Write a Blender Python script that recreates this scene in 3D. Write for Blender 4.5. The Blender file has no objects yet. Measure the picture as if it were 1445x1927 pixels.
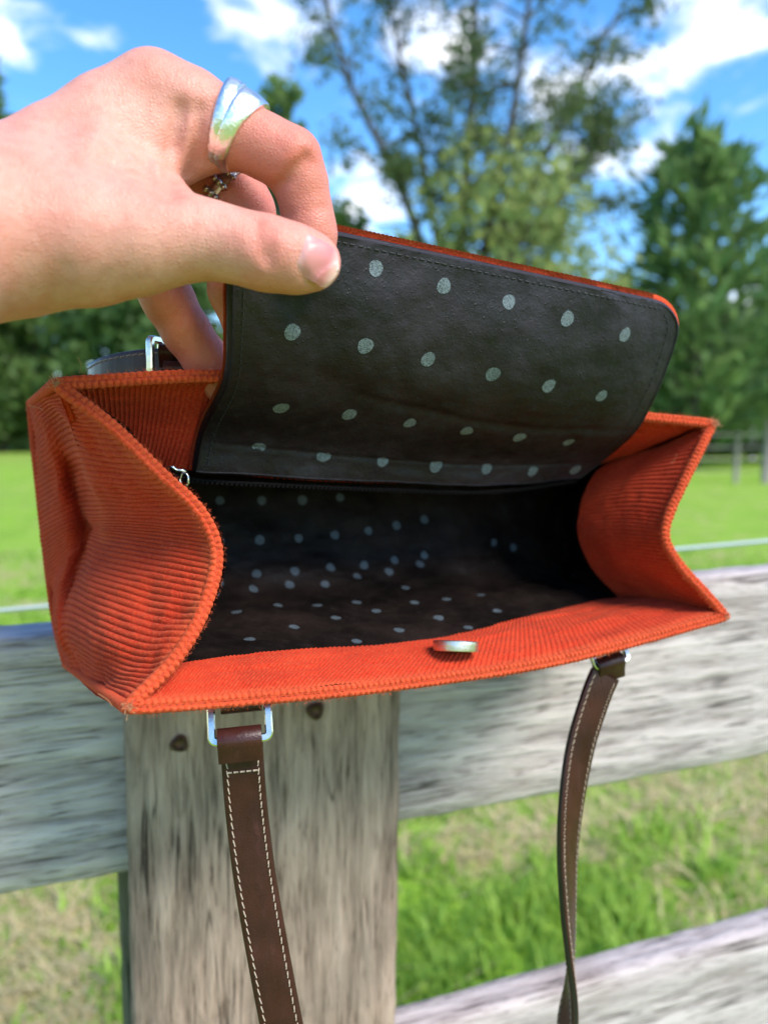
import bpy, math, random
import numpy as np
from mathutils import Vector, Matrix
from mathutils.bvhtree import BVHTree

# ------------------------------------------------------------------ camera, sky, sun, exposure
SC = bpy.context.scene
COL = SC.collection
W0, H0, F = 1445.0, 1927.0, 1428.0          # photograph size and focal length in its pixels
PITCH = math.radians(6.1)
CAM = np.array([0.0, 0.0, 1.30])
AX = np.array([1.0, 0, 0])
AY = np.array([0, math.cos(PITCH), -math.sin(PITCH)])
AZ = np.array([0, math.sin(PITCH), math.cos(PITCH)])

cd = bpy.data.cameras.new('camera')
cam = bpy.data.objects.new('camera', cd)
COL.objects.link(cam)
cam.location = CAM
cam.rotation_euler = (math.radians(90) - PITCH, 0, 0)
cd.sensor_fit = 'VERTICAL'
cd.sensor_height = 24.0
cd.lens = 24.0 * F / H0
cd.clip_start = 0.01
cd.clip_end = 2000
cd.dof.use_dof = True
cd.dof.focus_distance = 0.295
cd.dof.aperture_fstop = cd.lens / 3.9       # 3.9 mm pupil, as a phone's main lens
SC.camera = cam

SUN = np.array([0.53, -0.45, 0.72]); SUN /= np.linalg.norm(SUN)
sl = bpy.data.lights.new('sun', 'SUN')
sun = bpy.data.objects.new('sun', sl)
COL.objects.link(sun)
sl.energy = 2.7
sl.angle = math.radians(28.0)
sl.color = (1.0, 0.92, 0.82)
sun.rotation_euler = Vector(SUN).to_track_quat('Z', 'Y').to_euler()
sun.location = (2, -3, 5)

world = bpy.data.worlds.new('World')
SC.world = world
world.use_nodes = True
SC.view_settings.view_transform = 'Standard'
SC.view_settings.look = 'None'
SC.view_settings.exposure = 1.18
SC.view_settings.gamma = 1.0
SC.cycles.use_denoising = True
SC.cycles.max_bounces = 8
SC.cycles.transparent_max_bounces = 8


def build_sky():
    nt = world.node_tree
    for n in list(nt.nodes): nt.nodes.remove(n)
    N = nt.nodes.new; L = nt.links.new
    out = N('ShaderNodeOutputWorld'); bg = N('ShaderNodeBackground')
    L(bg.outputs[0], out.inputs[0])
    sky = N('ShaderNodeTexSky'); sky.sky_type = 'NISHITA'; sky.sun_disc = False
    sky.sun_elevation = math.asin(SUN[2])
    sky.sun_rotation = math.atan2(SUN[0], SUN[1])
    sky.altitude = 200; sky.air_density = 1.0; sky.dust_density = 0.25; sky.ozone_density = 2.2
    hs = N('ShaderNodeHueSaturation'); hs.inputs['Saturation'].default_value = 1.30; hs.inputs['Value'].default_value = 1.0
    L(sky.outputs[0], hs.inputs['Color'])
    tc = N('ShaderNodeTexCoord')
    sep = N('ShaderNodeSeparateXYZ'); L(tc.outputs['Generated'], sep.inputs[0])

    def M(op, a, b=None, c=None):
        m = N('ShaderNodeMath'); m.operation = op
        for i, v in enumerate((a, b, c)):
            if v is None: continue
            if isinstance(v, (int, float)): m.inputs[i].default_value = v
            else: L(v, m.inputs[i])
        return m.outputs[0]
    az = M('ARCTAN2', sep.outputs[0], sep.outputs[1])
    el = M('ARCSINE', sep.outputs[2])
    # cloud banks standing at fixed bearings over the field (azimuth, elevation, half widths), degrees
    banks = [(15.5, 23.0, 7.5, 2.8, .95), (24, 28.0, 5.5, 3.2, .75), (23.7, 24.0, 2.6, 1.2, .6), (4.3, 26.3, 4.5, 2.6, .85),
             (-9, 26.0, 4.5, 3.0, .5), (-25, 24.0, 6, 1.9, .9), (-1.7, 16.2, 3.2, 3.2, 1.0), (16, 18.0, 5, 1.5, .85),
             (-5, 31, 6, 3, .6), (-22, 31.5, 7, 1.2, .35), (25, 8.6, 5, 2.0, .95), (7, 12, 4, 2.0, .7), (12, 33, 7, 3, .35),
             (45, 30, 14, 5, .8), (-50, 26, 15, 5, .8), (70, 22, 12, 4, .8), (-85, 32, 16, 6, .8), (110, 30, 15, 6, .7),
             (150, 25, 16, 5, .8), (-130, 30, 18, 6, .8), (180, 40, 15, 6, .7), (0, 60, 25, 8, .7), (-60, 50, 20, 7, .6), (90, 55, 20, 7, .6)]
    acc = None
    for a, e, wa, we, amp in banks:
        dx = M('DIVIDE', M('SUBTRACT', az, math.radians(a)), math.radians(wa))
        dz = M('DIVIDE', M('SUBTRACT', el, math.radians(e)), math.radians(we))
        d2 = M('ADD', M('MULTIPLY', dx, dx), M('MULTIPLY', dz, dz))
        g = M('MULTIPLY', M('EXPONENT', M('MULTIPLY', d2, -0.8)), amp)
        acc = g if acc is None else M('ADD', acc, g)
    mp = N('ShaderNodeMapping'); mp.inputs['Scale'].default_value = (1.0, 1.0, 1.9)
    L(tc.outputs['Generated'], mp.inputs[0])
    nz = N('ShaderNodeTexNoise'); nz.inputs['Scale'].default_value = 13.0; nz.inputs['Detail'].default_value = 7; nz.inputs['Roughness'].default_value = 0.58
    nz.inputs['Distortion'].default_value = 0.4
    L(mp.outputs[0], nz.inputs['Vector'])
    f = M('SUBTRACT', M('ADD', acc, M('MULTIPLY', nz.outputs[0], 2.6)), 1.62)
    mr = N('ShaderNodeMapRange'); mr.interpolation_type = 'SMOOTHSTEP'
    L(f, mr.inputs[0]); mr.inputs[1].default_value = 0.0; mr.inputs[2].default_value = 1.0
    mix = N('ShaderNodeMix'); mix.data_type = 'RGBA'
    L(mr.outputs[0], mix.inputs['Factor'])
    L(hs.outputs[0], mix.inputs['A'])
    mix.inputs['B'].default_value = (5.6, 5.6, 5.7, 1)
    L(mix.outputs['Result'], bg.inputs[0])
    bg.inputs[1].default_value = 0.15
build_sky()

# ------------------------------------------------------------------ helpers
def P(px, py, z):
    """camera-frame point seen at photo pixel (px, py), z metres away along the view axis -> world"""
    return CAM + AX * ((px - W0 / 2) / F * z) + AY * z + AZ * ((H0 / 2 - py) / F * z)
def PA(pts): return np.array([P(*p[:3]) for p in pts])
def camdir(x, y, z): return AX * x + AY * y + AZ * z     # right, forward, up
def proj(w):
    d = np.asarray(w) - CAM
    z = d @ AY
    return W0 / 2 + (d @ AX) / z * F, H0 / 2 - (d @ AZ) / z * F, z
def unit(v):
    v = np.asarray(v, float)
    return v / np.maximum(np.linalg.norm(v, axis=-1, keepdims=True), 1e-12)
def crom(ctrl, t):
    """Catmull-Rom along axis 0 of ctrl at parameters t in 0..1"""
    c = np.asarray(ctrl, float); n = len(c)
    if n == 2:
        t_ = np.asarray(t).reshape((-1,) + (1,) * (c.ndim - 1))
        return c[0] * (1 - t_) + c[1] * t_
    c = np.concatenate([[2 * c[0] - c[1]], c, [2 * c[-1] - c[-2]]])
    x = np.clip(np.asarray(t, float), 0, 1) * (n - 1)
    i = np.minimum(x.astype(int), n - 2); f = (x - i).reshape((-1,) + (1,) * (c.ndim - 1))
    p0, p1, p2, p3 = c[i], c[i + 1], c[i + 2], c[i + 3]
    return 0.5 * (2 * p1 + (p2 - p0) * f + (2 * p0 - 5 * p1 + 4 * p2 - p3) * f ** 2 + (3 * p1 - p0 - 3 * p2 + p3) * f ** 3)
def bisurf(grid, tu, tv):
    """grid (nu, nv, 3) control points -> (len(tu), len(tv), 3)"""
    a = crom(grid, tu)
    return np.swapaxes(crom(np.swapaxes(a, 0, 1), tv), 0, 1)
def resample(pts, n):
    """n points of a Catmull-Rom curve spaced evenly by length"""
    d = crom(pts, np.linspace(0, 1, n * 6))
    s = np.concatenate([[0], np.cumsum(np.linalg.norm(np.diff(d, axis=0), axis=1))])
    q = np.linspace(0, s[-1], n)
    return np.stack([np.interp(q, s, d[:, k]) for k in range(3)], 1), s[-1]
def grid_normals(S):
    du = np.gradient(S, axis=0); dv = np.gradient(S, axis=1)
    return unit(np.cross(du, dv))
def grid_faces(nu, nv, closed_u=False, closed_v=False, off=0):
    iu = np.arange(nu if closed_u else nu - 1); iv = np.arange(nv if closed_v else nv - 1)
    a, b = np.meshgrid(iu, iv, indexing='ij')
    a2 = (a + 1) % nu; b2 = (b + 1) % nv
    return np.stack([a * nv + b, a2 * nv + b, a2 * nv + b2, a * nv + b2], -1).reshape(-1, 4) + off
def mesh_obj(name, verts, faces, mat, parent=None, smooth=True, attr=None, uv=None):
    me = bpy.data.meshes.new(name)
    verts = np.asarray(verts, np.float64).reshape(-1, 3)
    if isinstance(faces, np.ndarray):
        nf, k = faces.shape
        me.vertices.add(len(verts)); me.vertices.foreach_set('co', verts.ravel())
        me.loops.add(nf * k); me.loops.foreach_set('vertex_index', faces.ravel().astype(np.int32))
        me.polygons.add(nf); me.polygons.foreach_set('loop_start', (np.arange(nf) * k).astype(np.int32))
        me.polygons.foreach_set('loop_total', np.full(nf, k, np.int32))
        me.update(calc_edges=True); me.validate()
    else:
        me.from_pydata([tuple(v) for v in verts], [], [tuple(f) for f in faces]); me.update()
    me.polygons.foreach_set('use_smooth', np.full(len(me.polygons), smooth))
    for k, v in (attr or {}).items():
        a = me.attributes.new(k, 'FLOAT', 'POINT'); a.data.foreach_set('value', np.asarray(v, np.float32).ravel())
    if uv is not None:
        l = me.uv_layers.new(name='UVMap')
        vi = np.empty(len(me.loops), np.int32); me.loops.foreach_get('vertex_index', vi)
        l.data.foreach_set('uv', np.asarray(uv, np.float32).reshape(-1, 2)[vi].ravel())
    if mat is not None: me.materials.append(mat)
    o = bpy.data.objects.new(name, me); COL.objects.link(o)
    if parent is not None: attach(o, parent)
    return o
def attach(o, parent):
    o.parent = parent
    o.matrix_parent_inverse = Matrix.Translation(-Vector(world_loc(parent)))
def world_loc(o):
    v = Vector(o.location)
    return v if o.parent is None else v
def empty(name, loc, label, cat, group=None):
    o = bpy.data.objects.new(name, None); COL.objects.link(o)
    o.location = Vector([float(x) for x in loc]); o.empty_display_size = .05
    return tag(o, label, cat, group)
def tag(o, label, cat, group=None):
    o['label'] = label; o['category'] = cat
    if group: o['group'] = group
    return o
class Bag:
    """collects verts / faces of many small pieces for one mesh"""
    def __init__(s): s.v = []; s.f = []; s.n = 0
    def add(s, v, f):
        v = np.asarray(v, float).reshape(-1, 3)
        s.v.append(v); s.f += [tuple(int(i) + s.n for i in q) for q in f]; s.n += len(v)
    def build(s, name, mat, parent=None, smooth=True):
        return mesh_obj(name, np.concatenate(s.v), s.f, mat, parent, smooth)
def tube_geo(path, r, n=8, closed=False, squash=None, up=None):
    path = np.asarray(path, float); m = len(path)
    r = np.broadcast_to(np.asarray(r, float), (m,))
    if closed: T = unit(np.roll(path, -1, 0) - np.roll(path, 1, 0))
    else: T = unit(np.gradient(path, axis=0))
    up = np.array([0.13, 0.21, 0.97]) if up is None else np.asarray(up, float)
    A = unit(np.cross(T, up)); B = np.cross(A, T)
    th = np.linspace(0, 2 * np.pi, n, endpoint=False)
    sx, sy = squash or (1, 1)
    V = path[:, None] + r[:, None, None] * (np.cos(th)[None, :, None] * A[:, None] * sx + np.sin(th)[None, :, None] * B[:, None] * sy)
    f = [tuple(q) for q in grid_faces(m, n, closed, True)]
    if not closed:
        f += [tuple(range(n - 1, -1, -1)), tuple(range((m - 1) * n, m * n))]
    return V.reshape(-1, 3), f
def tube(name, path, r, mat, parent=None, n=8, closed=False, squash=None, up=None):
    v, f = tube_geo(path, r, n, closed, squash, up)
    return mesh_obj(name, v, f, mat, parent)
def box_geo(c, ex, ey, ez):
    c, ex, ey, ez = map(np.asarray, (c, ex, ey, ez))
    v = [c + ex * i + ey * j + ez * k for i in (-1, 1) for j in (-1, 1) for k in (-1, 1)]
    return v, [(0, 1, 3, 2), (4, 6, 7, 5), (0, 4, 5, 1), (2, 3, 7, 6), (0, 2, 6, 4), (1, 5, 7, 3)]
RNG = np.random.default_rng(7)

# ------------------------------------------------------------------ materials
MATS = {}
def material(name, base=(.5, .5, .5), rough=.6, **kw):
    m = bpy.data.materials.new(name); m.use_nodes = True
    b = m.node_tree.nodes['Principled BSDF']
    b.inputs['Base Color'].default_value = (*base, 1); b.inputs['Roughness'].default_value = rough
    for k, v in kw.items(): b.inputs[k.replace('_', ' ')].default_value = v
    MATS[name] = m
    return m, m.node_tree, b
class NT:
    def __init__(s, nt): s.nt = nt
    def n(s, t, **kw):
        x = s.nt.nodes.new('ShaderNode' + t)
        for k, v in kw.items():
            if k in x.inputs: x.inputs[k].default_value = v
            else: setattr(x, k, v)
        return x
    def l(s, a, b): s.nt.links.new(a, b)
    def coord(s, kind='Object', scale=(1, 1, 1), rot=(0, 0, 0)):
        t = s.n('TexCoord'); m = s.n('Mapping'); m.inputs['Scale'].default_value = scale; m.inputs['Rotation'].default_value = rot
        s.l(t.outputs[kind], m.inputs[0]); return m.outputs[0]
    def noise(s, vec, scale, detail=4, rough=.55, dist=0):
        x = s.n('TexNoise'); x.inputs['Scale'].default_value = scale; x.inputs['Detail'].default_value = detail
        x.inputs['Roughness'].default_value = rough; x.inputs['Distortion'].default_value = dist
        s.l(vec, x.inputs['Vector']); return x.outputs[0]
    def ramp(s, fac, stops):
        r = s.n('ValToRGB'); e = r.color_ramp.elements
        while len(e) < len(stops): e.new(.5)
        for el, (p, c) in zip(e, stops):
            el.position = p; el.color = (*c, 1) if len(c) == 3 else c
        s.l(fac, r.inputs[0]); return r.outputs[0]
    def mix(s, fac, a, b, blend='MIX'):
        m = s.n('Mix', data_type='RGBA', blend_type=blend)
        for k, v in (('Factor', fac), ('A', a), ('B', b)):
            if isinstance(v, (int, float)): m.inputs[k].default_value = v
            elif isinstance(v, tuple): m.inputs[k].default_value = (*v, 1)
            else: s.l(v, m.inputs[k])
        return m.outputs['Result']
    def math(s, op, a, b=0.0):
        m = s.n('Math', operation=op)
        for i, v in enumerate((a, b)):
            if isinstance(v, (int, float)): m.inputs[i].default_value = v
            else: s.l(v, m.inputs[i])
        return m.outputs[0]
    def bump(s, h, strength, dist, bsdf, prev=None):
        b = s.n('Bump'); b.inputs['Strength'].default_value = strength; b.inputs['Distance'].default_value = dist
        s.l(h, b.inputs['Height'])
        if prev is not None: s.l(prev, b.inputs['Normal'])
        s.l(b.outputs[0], bsdf.inputs['Normal']); return b.outputs[0]
    def attr(s, name):
        a = s.n('Attribute'); a.attribute_name = name; return a.outputs['Fac']
    def maprange(s, v, a, b, c=0, d=1):
        m = s.n('MapRange'); s.l(v, m.inputs[0])
        for i, x in enumerate((a, b, c, d)): m.inputs[i + 1].default_value = x
        return m.outputs[0]

def mat_corduroy():
    m, nt, b = material('orange corduroy', rough=.92)
    T = NT(nt); co = T.coord('Object')
    n1 = T.noise(co, 42, 5); n2 = T.noise(co, 900, 3); n3 = T.noise(co, 2600, 2)
    col = T.ramp(n1, [(.30, (.33, .0170, .0070)), (.52, (.44, .0265, .0100)), (.75, (.51, .040, .0140))])
    col = T.mix(T.maprange(n2, .45, .75), col, (.54, .066, .024))
    col = T.mix(T.attr('wear'), col, (.62, .105, .038))           # rubbed, faded pile on edges
    sp = T.math('GREATER_THAN', T.noise(co, 1500, 1), .74)         # lint
    col = T.mix(T.math('MULTIPLY', sp, .22), col, (.65, .25, .14))
    T.l(col, b.inputs['Base Color'])
    b.inputs['Sheen Weight'].default_value = .18; b.inputs['Sheen Roughness'].default_value = .4
    b.inputs['Sheen Tint'].default_value = (1, .45, .25, 1)
    b.inputs['Specular IOR Level'].default_value = .08
    p = T.bump(n3, .5, .0006, b); T.bump(n2, .6, .001, b, p)
    return m
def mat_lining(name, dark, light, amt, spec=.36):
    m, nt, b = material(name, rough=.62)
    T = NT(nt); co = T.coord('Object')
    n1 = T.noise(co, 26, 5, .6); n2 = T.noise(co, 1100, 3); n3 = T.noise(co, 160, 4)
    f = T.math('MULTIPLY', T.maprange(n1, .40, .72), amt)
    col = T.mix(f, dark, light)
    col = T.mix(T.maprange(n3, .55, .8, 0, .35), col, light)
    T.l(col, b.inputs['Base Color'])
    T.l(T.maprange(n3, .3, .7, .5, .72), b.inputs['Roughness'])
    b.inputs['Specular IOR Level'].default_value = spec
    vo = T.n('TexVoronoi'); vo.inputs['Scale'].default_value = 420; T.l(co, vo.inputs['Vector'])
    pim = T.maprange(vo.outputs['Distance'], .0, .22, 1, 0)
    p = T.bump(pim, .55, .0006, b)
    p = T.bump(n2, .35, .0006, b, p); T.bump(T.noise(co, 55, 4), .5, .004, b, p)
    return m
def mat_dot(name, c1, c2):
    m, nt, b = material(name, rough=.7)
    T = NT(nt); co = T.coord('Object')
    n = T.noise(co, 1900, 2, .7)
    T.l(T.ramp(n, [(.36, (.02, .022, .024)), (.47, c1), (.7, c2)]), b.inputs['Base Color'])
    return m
def mat_skin():
    m, nt, b = material('skin', rough=.46)
    T = NT(nt); co = T.coord('Object')
    n1 = T.noise(co, 34, 4); n2 = T.noise(co, 260, 3)
    col = T.ramp(n1, [(.3, (.58, .262, .196)), (.7, (.66, .318, .246))])
    col = T.mix(T.attr('flush'), col, (.56, .145, .095))
    col = T.mix(T.maprange(n2, .45, .75, 0, .5), col, (.52, .19, .135)); col = T.mix(T.maprange(T.noise(co, 75, 4, .6), .48, .72, 0, .4), col, (.56, .17, .12))
    T.l(col, b.inputs['Base Color'])
    b.inputs['Subsurface Weight'].default_value = .35
    b.inputs['Subsurface Radius'].default_value = (1.0, .32, .16)
    b.inputs['Subsurface Scale'].default_value = .0035
    b.inputs['Specular IOR Level'].default_value = .38
    vo = T.n('TexVoronoi', feature='DISTANCE_TO_EDGE'); vo.inputs['Scale'].default_value = 900; T.l(co, vo.inputs['Vector'])
    p = T.bump(vo.outputs['Distance'], .42, .0008, b)
    p = T.bump(n2, .22, .0010, b, p); p = T.bump(T.noise(T.coord('Object', (1.0, 1.0, .35)), 620, 3, .6), .16, .0007, b, p); T.bump(T.noise(co, 80, 3), .10, .002, b, p)
    return m
def mat_wood(name, pal, axis, scale=1.0):
    """weathered boards: long grain along local x ('x') or z ('z')"""
    m, nt, b = material(name, rough=.85)
    T = NT(nt)
    st = (9, 75, 75); fi = (34, 430, 430)
    cs = T.coord('Object', st); cf = T.coord('Object', fi); co = T.coord('Object')
    g1 = T.noise(cs, 1.0 * scale, 6, .62, .6); g2 = T.noise(cf, 1.0, 4, .6, .3); blot = T.noise(co, 9, 4, .55); bl2 = T.noise(T.coord('Object', (16, 46, 46)), 1.0, 4, .6)
    col = T.ramp(g1, [(.30, pal[0]), (.43, pal[1]), (.56, pal[2]), (.72, pal[3])])
    col = T.mix(T.maprange(g2, .35, .7, 0, .55), col, pal[3], 'MIX')
    col = T.mix(T.maprange(g2, .42, .30, 0, .85), col, pal[0])
    col = T.mix(T.maprange(blot, .52, .72, 0, .6), col, pal[4])
    col = T.mix(T.maprange(bl2, .60, .76, 0, .55), col, pal[0])
    ck = T.noise(T.coord('Object', (2.2, 62, 62)), 1.0, 3, .5, .8)           # open drying cracks along the grain
    line = T.maprange(T.math('ABSOLUTE', T.math('SUBTRACT', ck, .5)), .004, .020, 1, 0)
    line = T.math('MULTIPLY', line, T.maprange(T.noise(co, 14, 3), .46, .58))
    col = T.mix(T.math('MULTIPLY', line, .85), col, tuple(c * .35 for c in pal[0]))
    T.l(col, b.inputs['Base Color']); b.inputs['Specular IOR Level'].default_value = .2
    p = T.bump(line, -.9, .004, b)
    p = T.bump(g2, .8, .0025, b, p); T.bump(g1, .8, .005, b, p)
    return m
def mat_leather(name, base, hi, rough=.36):
    m, nt, b = material(name, rough=rough)
    T = NT(nt); co = T.coord('Object')
    n1 = T.noise(co, 60, 5); n2 = T.noise(T.coord('Object', (1, 1, .22)), 260, 5, .65); n3 = T.noise(co, 1400, 2)
    col = T.mix(T.maprange(n1, .35, .7), base, hi)
    col = T.mix(T.maprange(n2, .6, .8, 0, .5), col, tuple(min(1, c * 1.9) for c in hi))
    b.inputs['Specular IOR Level'].default_value = .32; T.l(col, b.inputs['Base Color']); T.l(T.maprange(n2, .3, .7, rough - .06, rough + .16), b.inputs['Roughness'])
    p = T.bump(n3, .3, .0004, b); T.bump(n2, .35, .0009, b, p)
    return m
def mat_metal(name, base, rough, bumpy=0):
    m, nt, b = material(name, base, rough, Metallic=1.0)
    T = NT(nt); co = T.coord('Object')
    if bumpy:
        n = T.noise(co, 330, 2)
        T.bump(n, bumpy, .002, b)
        T.l(T.ramp(T.noise(co, 120, 3), [(.3, tuple(c * .75 for c in base)), (.6, base)]), b.inputs['Base Color'])
    return m
def mat_leaf(name, c1, c2, trans=.35):
    m, nt, b = material(name, rough=.55)
    T = NT(nt)
    oi = T.n('Attribute'); oi.attribute_name = 'tint'
    col = T.mix(oi.outputs['Fac'], c1, c2)
    T.l(col, b.inputs['Base Color']); b.inputs['Specular IOR Level'].default_value = .3
    tr = T.n('BsdfTranslucent'); T.l(T.mix(.5, col, tuple(min(1, c * 1.6) for c in c2)), tr.inputs[0])
    ms = T.n('MixShader'); ms.inputs[0].default_value = trans
    T.l(b.outputs[0], ms.inputs[1]); T.l(tr.outputs[0], ms.inputs[2])
    T.l(ms.outputs[0], nt.nodes['Material Output'].inputs['Surface'])
    return m
def mat_ground():
    m, nt, b = material('meadow', rough=.9)
    T = NT(nt); co = T.coord('Object')
    n1 = T.noise(co, .35, 5, .6); n2 = T.noise(co, 2.6, 5, .65); n3 = T.noise(co, 22, 5, .7); n4 = T.noise(co, .07, 3)
    col = T.ramp(n3, [(.3, (.11, .21, .018)), (.5, (.21, .38, .032)), (.72, (.32, .48, .07))])
    col = T.mix(T.maprange(n1, .42, .66, 0, .6), col, (.25, .38, .05)); col = T.mix(T.maprange(T.noise(co, 1.1, 4, .6), .48, .68, 0, .5), col, (.14, .25, .03)); col = T.mix(T.maprange(n4, .45, .65, 0, .4), col, (.30, .36, .09))
    col = T.mix(T.maprange(n2, .56, .66, 0, .7), col, (.46, .36, .19))     # dry straw patches
    T.l(col, b.inputs['Base Color']); b.inputs['Specular IOR Level'].default_value = .1
    p = T.bump(n3, .8, .03, b); T.bump(n2, .6, .06, b, p)
    return m
M_CORD = mat_corduroy()
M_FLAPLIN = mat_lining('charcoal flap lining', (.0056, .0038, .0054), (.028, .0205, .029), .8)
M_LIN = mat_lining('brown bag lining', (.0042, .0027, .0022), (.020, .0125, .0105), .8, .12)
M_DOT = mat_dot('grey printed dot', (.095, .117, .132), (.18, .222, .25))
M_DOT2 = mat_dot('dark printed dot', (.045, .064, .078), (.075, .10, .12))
M_SKIN = mat_skin()
def mat_nail():
    m, nt, b = material('fingernail', (.62, .30, .25), .38, Specular_IOR_Level=.45, Subsurface_Weight=.2, Subsurface_Scale=.002)
    T = NT(nt); T.l(T.ramp(T.attr('along'), [(0, (.64, .34, .31)), (.22, (.58, .23, .215)), (.70, (.55, .185, .18)), (.84, (.64, .34, .29)), (1, (.70, .48, .41))]), b.inputs['Base Color'])
    return m
M_NAIL = mat_nail()
M_STRAP = mat_leather('dark brown leather', (.026, .0070, .0052), (.050, .0140, .0105), .30)
M_EDGE = material('leather edge paint', (.010, .008, .008), .35)[0]
M_THREAD = material('cream thread', (.38, .285, .21), .8)[0]
M_DTHREAD = material('dark thread', (.018, .018, .02), .7)[0]
M_OTHREAD = material('orange thread', (.34, .035, .012), .8)[0]
M_FRAY = material('frayed cotton', (.50, .24, .12), .9)[0]
M_SILVER = mat_metal('hammered silver', (.93, .92, .91), .34, .2)
M_OLDSILVER = mat_metal('dull silver', (.58, .50, .44), .28, .3)
M_CHROME = mat_metal('polished buckle metal', (.85, .79, .68), .24, .05)
M_SNAP = mat_metal('brushed snap metal', (.70, .64, .60), .38, .15)
M_RAIL = mat_wood('grey weathered rail', [(.092, .070, .062), (.30, .250, .236), (.46, .395, .375), (.62, .54, .515), (.35, .285, .25)], 'x')
M_POST = mat_wood('brown grey weathered post', [(.056, .034, .025), (.195, .128, .094), (.35, .240, .182), (.53, .385, .305), (.170, .124, .098)], 'x')
M_POSTD = mat_wood('dark greenish post', [(.04, .04, .025), (.09, .085, .05), (.13, .12, .075), (.2, .18, .12), (.07, .08, .035)], 'x')  # darker, greener palette than the boards in front of it
M_RUST = material('rusty nail', (.085, .035, .018), .75)[0]
M_WIRE = material('pale fence wire', (.40, .47, .44), .6)[0]
M_GROUND = mat_ground()

# ------------------------------------------------------------------ setting: ground, grass
def vnoise(x, y, seed=0):
    r = np.random.default_rng(seed); t = r.random((64, 64))
    def s(x, y):
        xi = np.floor(x).astype(int); yi = np.floor(y).astype(int); fx = x - xi; fy = y - yi
        fx = fx * fx * (3 - 2 * fx); fy = fy * fy * (3 - 2 * fy)
        g = lambda a, b: t[a % 64, b % 64]
        return (g(xi, yi) * (1 - fx) + g(xi + 1, yi) * fx) * (1 - fy) + (g(xi, yi + 1) * (1 - fx) + g(xi + 1, yi + 1) * fx) * fy
    return .55 * s(x, y) + .3 * s(x * 2.1, y * 2.1) + .15 * s(x * 4.3, y * 4.3)
def ground_z(x, y): return (vnoise(x * .35, y * .35, 3) - .5) * .10 * np.clip((np.hypot(x, y)) / 3, 0, 1)

def build_ground():
    a = np.concatenate([-np.geomspace(600, 8, 24), np.linspace(-7, 7, 57), np.geomspace(8, 600, 24)])
    X, Y = np.meshgrid(a, a, indexing='ij')
    V = np.stack([X, Y, ground_z(X, Y)], -1)
    g = mesh_obj('ground', V, grid_faces(len(a), len(a)), M_GROUND)
    g['kind'] = 'structure'
    # blades of the meadow, denser near the fence
    mg = mat_leaf('grass blade', (.14, .25, .026), (.36, .52, .08), .4)
    ms = mat_leaf('dry grass blade', (.40, .32, .15), (.62, .52, .30), .25)
    def blades(name, n, r0, r1, half, mat, keep_dry, hmin, hmax, wid, seed, label):
        r = np.random.default_rng(seed)
        d = r0 * (r1 / r0) ** r.random(n); an = (r.random(n) * 2 - 1) * half
        x = d * np.sin(an); y = d * np.cos(an)
        dry = vnoise(x * 2.2 + 5, y * 2.2 + 3, 11)
        tuft = vnoise(x * 6, y * 6, 23)
        p = np.clip((dry - .48) * 9 + .5, 0, 1)
        k = r.random(n) < (p * .9 if keep_dry else (1 - p * .92) * np.clip(tuft * 2.2 - .35, .12, 1))
        x, y, d, tuft = x[k], y[k], d[k], tuft[k]; n = len(x)
        z = ground_z(x, y) - .005
        h = (hmin + (hmax - hmin) * r.random(n) ** 1.7) * (.6 + .9 * tuft) * (1 + d * .01)
        w = wid * (.6 + .8 * r.random(n)) * (1 + d * .16)
        az = r.random(n) * 2 * np.pi; le = (.15 + .9 * r.random(n)) * h * (2.0 if keep_dry else 1)
        if keep_dry: h = h * .35
        b = np.stack([x, y, z], 1); wd = np.stack([np.cos(az), np.sin(az), 0 * az], 1) * w[:, None] / 2
        ln = np.stack([-np.sin(az), np.cos(az), 0 * az], 1) * le[:, None]
        up = np.stack([0 * h, 0 * h, h], 1)
        m = b + ln * .35 + up * .62; t = b + ln + up
        V = np.stack([b - wd, b + wd, m + wd * .7, m - wd * .7, t], 1).reshape(-1, 3)
        o = np.arange(n) * 5
        f4 = np.stack([o, o + 1, o + 2, o + 3], 1); f3 = np.stack([o + 3, o + 2, o + 4, o + 4], 1)
        me = bpy.data.meshes.new(name)
        loops = np.concatenate([f4, f3[:, :3]], 1).ravel().astype(np.int32)
        me.vertices.add(n * 5); me.vertices.foreach_set('co', V.ravel())
        me.loops.add(n * 7); me.loops.foreach_set('vertex_index', loops)
        st = np.stack([np.arange(n) * 7, np.arange(n) * 7 + 4], 1).ravel().astype(np.int32)
        me.polygons.add(n * 2); me.polygons.foreach_set('loop_start', st)
        me.polygons.foreach_set('loop_total', np.tile([4, 3], n).astype(np.int32))
        me.update(calc_edges=True)
        at = me.attributes.new('tint', 'FLOAT', 'POINT')
        at.data.foreach_set('value', np.repeat(np.clip(r.random(n) * .8 + (tuft - .5) * .8 + .1, 0, 1), 5).astype(np.float32))
        me.materials.append(mat)
        ob = bpy.data.objects.new(name, me); COL.objects.link(ob)
        ob['kind'] = 'stuff'; tag(ob, label, 'grass')
    blades('meadow_grass', 95000, 1.1, 9.0, math.radians(38), mg, False, .022, .075, .008, 1, 'green meadow grass growing behind the fence')
    blades('dry_straw', 60000, 1.1, 9.0, math.radians(38), ms, True, .03, .12, .006, 2, 'dry straw lying in bare patches of the meadow')
build_ground()

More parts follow.
